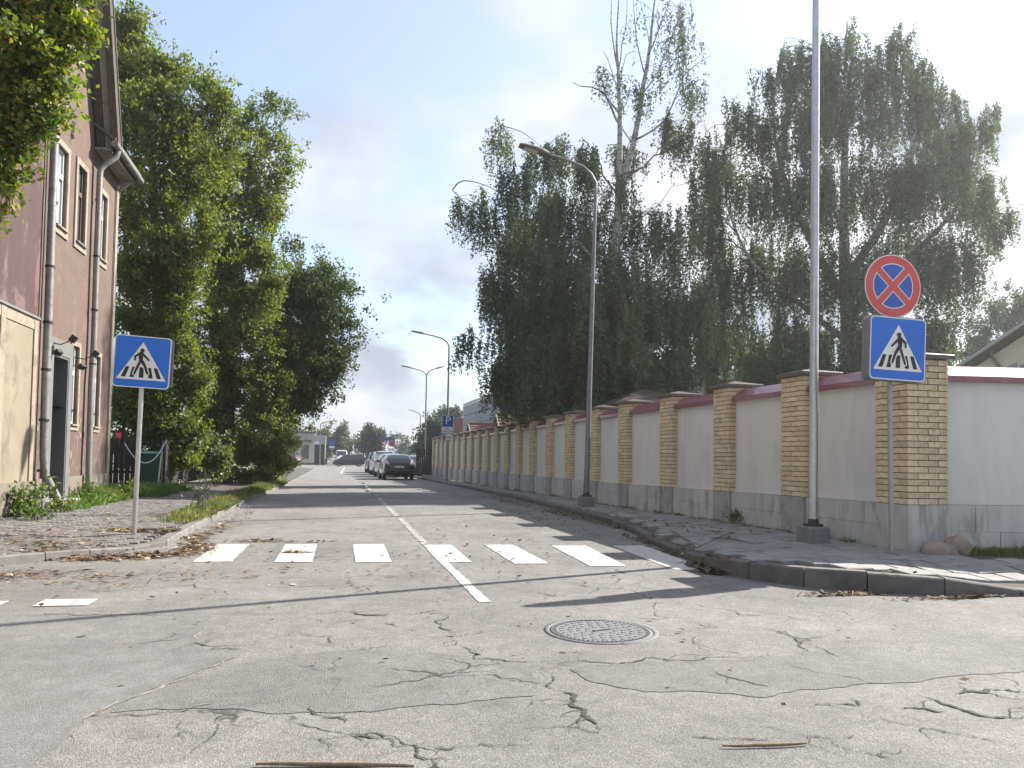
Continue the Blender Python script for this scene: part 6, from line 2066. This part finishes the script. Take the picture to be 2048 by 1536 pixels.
# big grey clad hall behind the wall
gb = thing('clad_hall', 'large grey metal-clad hall behind the wall and the sheds', 'hall', (16.2, 98, -.3))
MB().box(.06, 16, -48, 0, 0, 8.0).build('wall', 'cladding', gb)
for r_ in range(6):
    for k in range(4):
        MB().bev(-.06, .055, -48 + k * 12 + .02, -36 + k * 12 - .02, .3 + r_ * 1.3, 1.50 + r_ * 1.3, .02).build('cladding_panel', 'cladding', gb)
MB().box(-.05, .2, -48.1, .1, 8.12, 8.3).build('roof_edge', 'galv_dull', gb)
MB().tube([(-.1, -26, 2), (-.1, -26, 6.5)], .09, 6).build('vent_pipe', 'galv_dull', gb)
MB().tube([(-.05, -14, 8.3), (-.05, -14, 8.8), (-.6, -14, 9.0)], .06, 6).build('roof_lamp', 'galv', gb)
# dark red building with a glazed front
o = at(874, 925, 114)
rb_ = thing('red_building', 'dark red building with a white glazed front past the wall end', 'building', (o.x + 1.2, o.y, -.5))
MB().box(-1.2, 8, 0, 12, 0, 7.3).build('wall', 'maroon_clad', rb_)
MB().box(-1.25, 3.2, -.12, -.001, 2.2, 5.0).build('glazed_front', 'shop_white', rb_)
for k in range(6):
    MB().box(-1.1 + k * .72, -.55 + k * .72, -.16, -.121, 2.4, 4.8).build('pane', 'pane_light', rb_)
MB().box(-1.4, 3.6, -1.4, -.001, 1.7, 2.1).build('canopy', 'galv_dull', rb_)
MB().box(-1.4, 8.2, -.15, 12.2, 7.302, 7.5).build('roof_edge', 'roof_tin', rb_)


def shed(name, label, px_, pyr, d, hw, rise, L_, mt):
    """gable-roofed shed behind the wall, its gable turned to the road and the ridge running away from it"""
    a = at(px_, pyr, d)
    zrg, ze = a.z, a.z - rise
    t = thing(name, label, 'shed', (a.x, a.y, -.1))
    zrg += .1; ze += .1
    MB().box(.25, L_ - .2, -hw + .25, hw - .25, 0, ze + .02).build('wall', 'old_wood', t)
    for s in (-1, 1):
        MB().add([(0, 0, zrg), (L_, 0, zrg), (L_, s * hw, ze), (0, s * hw, ze), (0, 0, zrg - .09), (L_, 0, zrg - .09), (L_, s * hw, ze - .09), (0, s * hw, ze - .09)],
                 [(0, 1, 2, 3), (7, 6, 5, 4), (3, 2, 6, 7), (0, 3, 7, 4), (2, 1, 5, 6)]).build('roof_slope', mt, t)
        MB().tube([(-.03, s * (hw + .03), ze - .05), (-.03, 0, zrg)], .055, 4).build('verge_board', 'soffit', t)
    MB().prism([(-hw + .25, ze + .021), (hw - .25, ze + .021), (0, zrg - .12)], 0, .26, .30).build('gable', 'fence_dark', t)
    MB().tube([(-.02, 0, zrg + .02), (L_, 0, zrg + .02)], .05, 6).build('ridge', mt, t)
    for k in range(7):
        f = (k + .5) / 7
        MB().box(.01, L_ - .01, -hw * f - .02, -hw * f + .02, zrg - (zrg - ze) * f + .002, zrg - (zrg - ze) * f + .03).build('tile_course', mt, t)
    return t


shed('garden_shed', 'brown tiled shed roof just above the wall under the birch', 992, 827, 45, 1.5, 1.25, 4.2, 'tile_brown')
shed('garden_shed', 'smaller reddish shed roof farther along behind the wall', 937, 847, 57, 1.4, 1.0, 3.2, 'tile_red')
# dark hipped roof showing over the wall
c = at(1290, 800, 24.5)
hp = thing('hipped_pavilion', 'low dark brown hipped roof peeping over the wall', 'pavilion', (c.x, c.y, 0))
zt_ = at(1290, 780, 24.5).z; ze_ = at(1290, 815, 24.5).z
MB().add([(-1.5, -1.5, ze_), (1.5, -1.5, ze_), (1.5, 1.5, ze_), (-1.5, 1.5, ze_), (-.25, 0, zt_), (.25, 0, zt_)], [(0, 1, 5, 4), (1, 2, 5), (2, 3, 4, 5), (3, 0, 4), (3, 2, 1, 0)]).build('roof', 'tile_dark', hp)
for sx in (-1, 1):
    for sy in (-1, 1):
        MB().box(sx * 1.2 - .06, sx * 1.2 + .06, sy * 1.2 - .06, sy * 1.2 + .06, -.1, ze_ + .02).build('post', 'old_wood', hp)

# pale yellow house on the right
Dy = 24.0
e0, e1 = at(1912, 742, Dy), at(2072, 636, Dy)
yh = thing('yellow_house', 'pale yellow house with dark roof behind the wall at the corner', 'house', (e0.x, e0.y, 0))
by_ = Matrix.Rotation(rad(-38), 3, 'Z') @ Vector((CF.x, CF.y, 0)).normalized()
ax_ = Vector((by_.y, -by_.x, 0))


def pix_x(P_):
    d_ = Vector(P_) - Vector((0, 0, HC))
    return CX + F * d_.dot(CR) / d_.dot(CF)


def yl(u, v, z):
    q = ax_ * u + by_ * v
    return (q.x, q.y, z)


W2 = next(k * .05 for k in range(1, 200) if pix_x(e0 + ax_ * (k * .05)) > 2072)
zl = e0.z
q_ = e0 + ax_ * W2
zh = HC + (e1.z - HC) * ((q_ - Vector((0, 0, HC))).dot(CF) / Dy)
vs = [yl(.25, .5, 0), yl(2 * W2, .5, 0), yl(2 * W2, .5, zl), yl(W2, .5, zh - .15), yl(.25, .5, zl), yl(.25, 9, 0), yl(.25, 9, zl), yl(2 * W2, 9, 0), yl(2 * W2, 9, zl)]
MB().add(vs, [(0, 1, 2, 3, 4), (5, 0, 4, 6), (1, 7, 8, 2)]).build('wall', 'yellow_render', yh)
for (ua, za, ub, zb_) in ((-.15, zl - .1, W2, zh), (2 * W2 + .3, zl - .1, W2, zh)):
    MB().add([yl(ua, 0, za), yl(ub, 0, zb_), yl(ub, 9.5, zb_), yl(ua, 9.5, za), yl(ua, 0, za + .14), yl(ub, 0, zb_ + .14), yl(ub, 9.5, zb_ + .14), yl(ua, 9.5, za + .14)],
             [(0, 1, 2, 3), (7, 6, 5, 4), (0, 4, 5, 1), (1, 5, 6, 2), (2, 6, 7, 3), (3, 7, 4, 0)]).build('roof', 'roof_tin', yh)
MB().tube([yl(-.1, -.06, zl + .02), yl(W2, -.06, zh + .10)], .06, 8).build('verge_gutter', 'galv_dull', yh)
kq = lambda f: zl + (zh - zl) * f
MB().tube([yl(W2 * .44, .1, kq(.44) - .05), yl(W2 * .44, .40, kq(.44) - .2), yl(W2 * .60, .43, kq(.44) - .75), yl(W2 * .60, .43, .2)], .05, 8).build('rain_pipe', 'zinc', yh)
for f in (.68, .84):
    u_ = W2 * f
    MB().add([yl(u_ - .14, .49, zl - .7), yl(u_ + .14, .49, zl - .7), yl(u_ + .14, .49, zl + .22), yl(u_ - .14, .49, zl + .12)], [(0, 1, 2, 3)]).build('window', 'pane', yh)

# ------------------------------------------------------------------ thin haze over the whole place, added partly for lens glare towards the sun
hm = bpy.data.materials.new('haze'); hm.use_nodes = True
N_, L_n = hm.node_tree.nodes, hm.node_tree.links
N_.clear()
pv = N_.new('ShaderNodeVolumePrincipled')
pv.inputs['Color'].default_value = (.93, .96, 1.0, 1)
pv.inputs['Density'].default_value = .0008
pv.inputs['Anisotropy'].default_value = .62
ho = N_.new('ShaderNodeOutputMaterial')
L_n.new(pv.outputs[0], ho.inputs['Volume'])
MATS['haze'] = hm
tag(MB().box(-2600, 2600, -80, 4100, -2.2, 24).build('haze', 'haze'), 'thin bluish haze filling the air of the street, partly standing in for lens glare', 'haze', None, 'stuff')
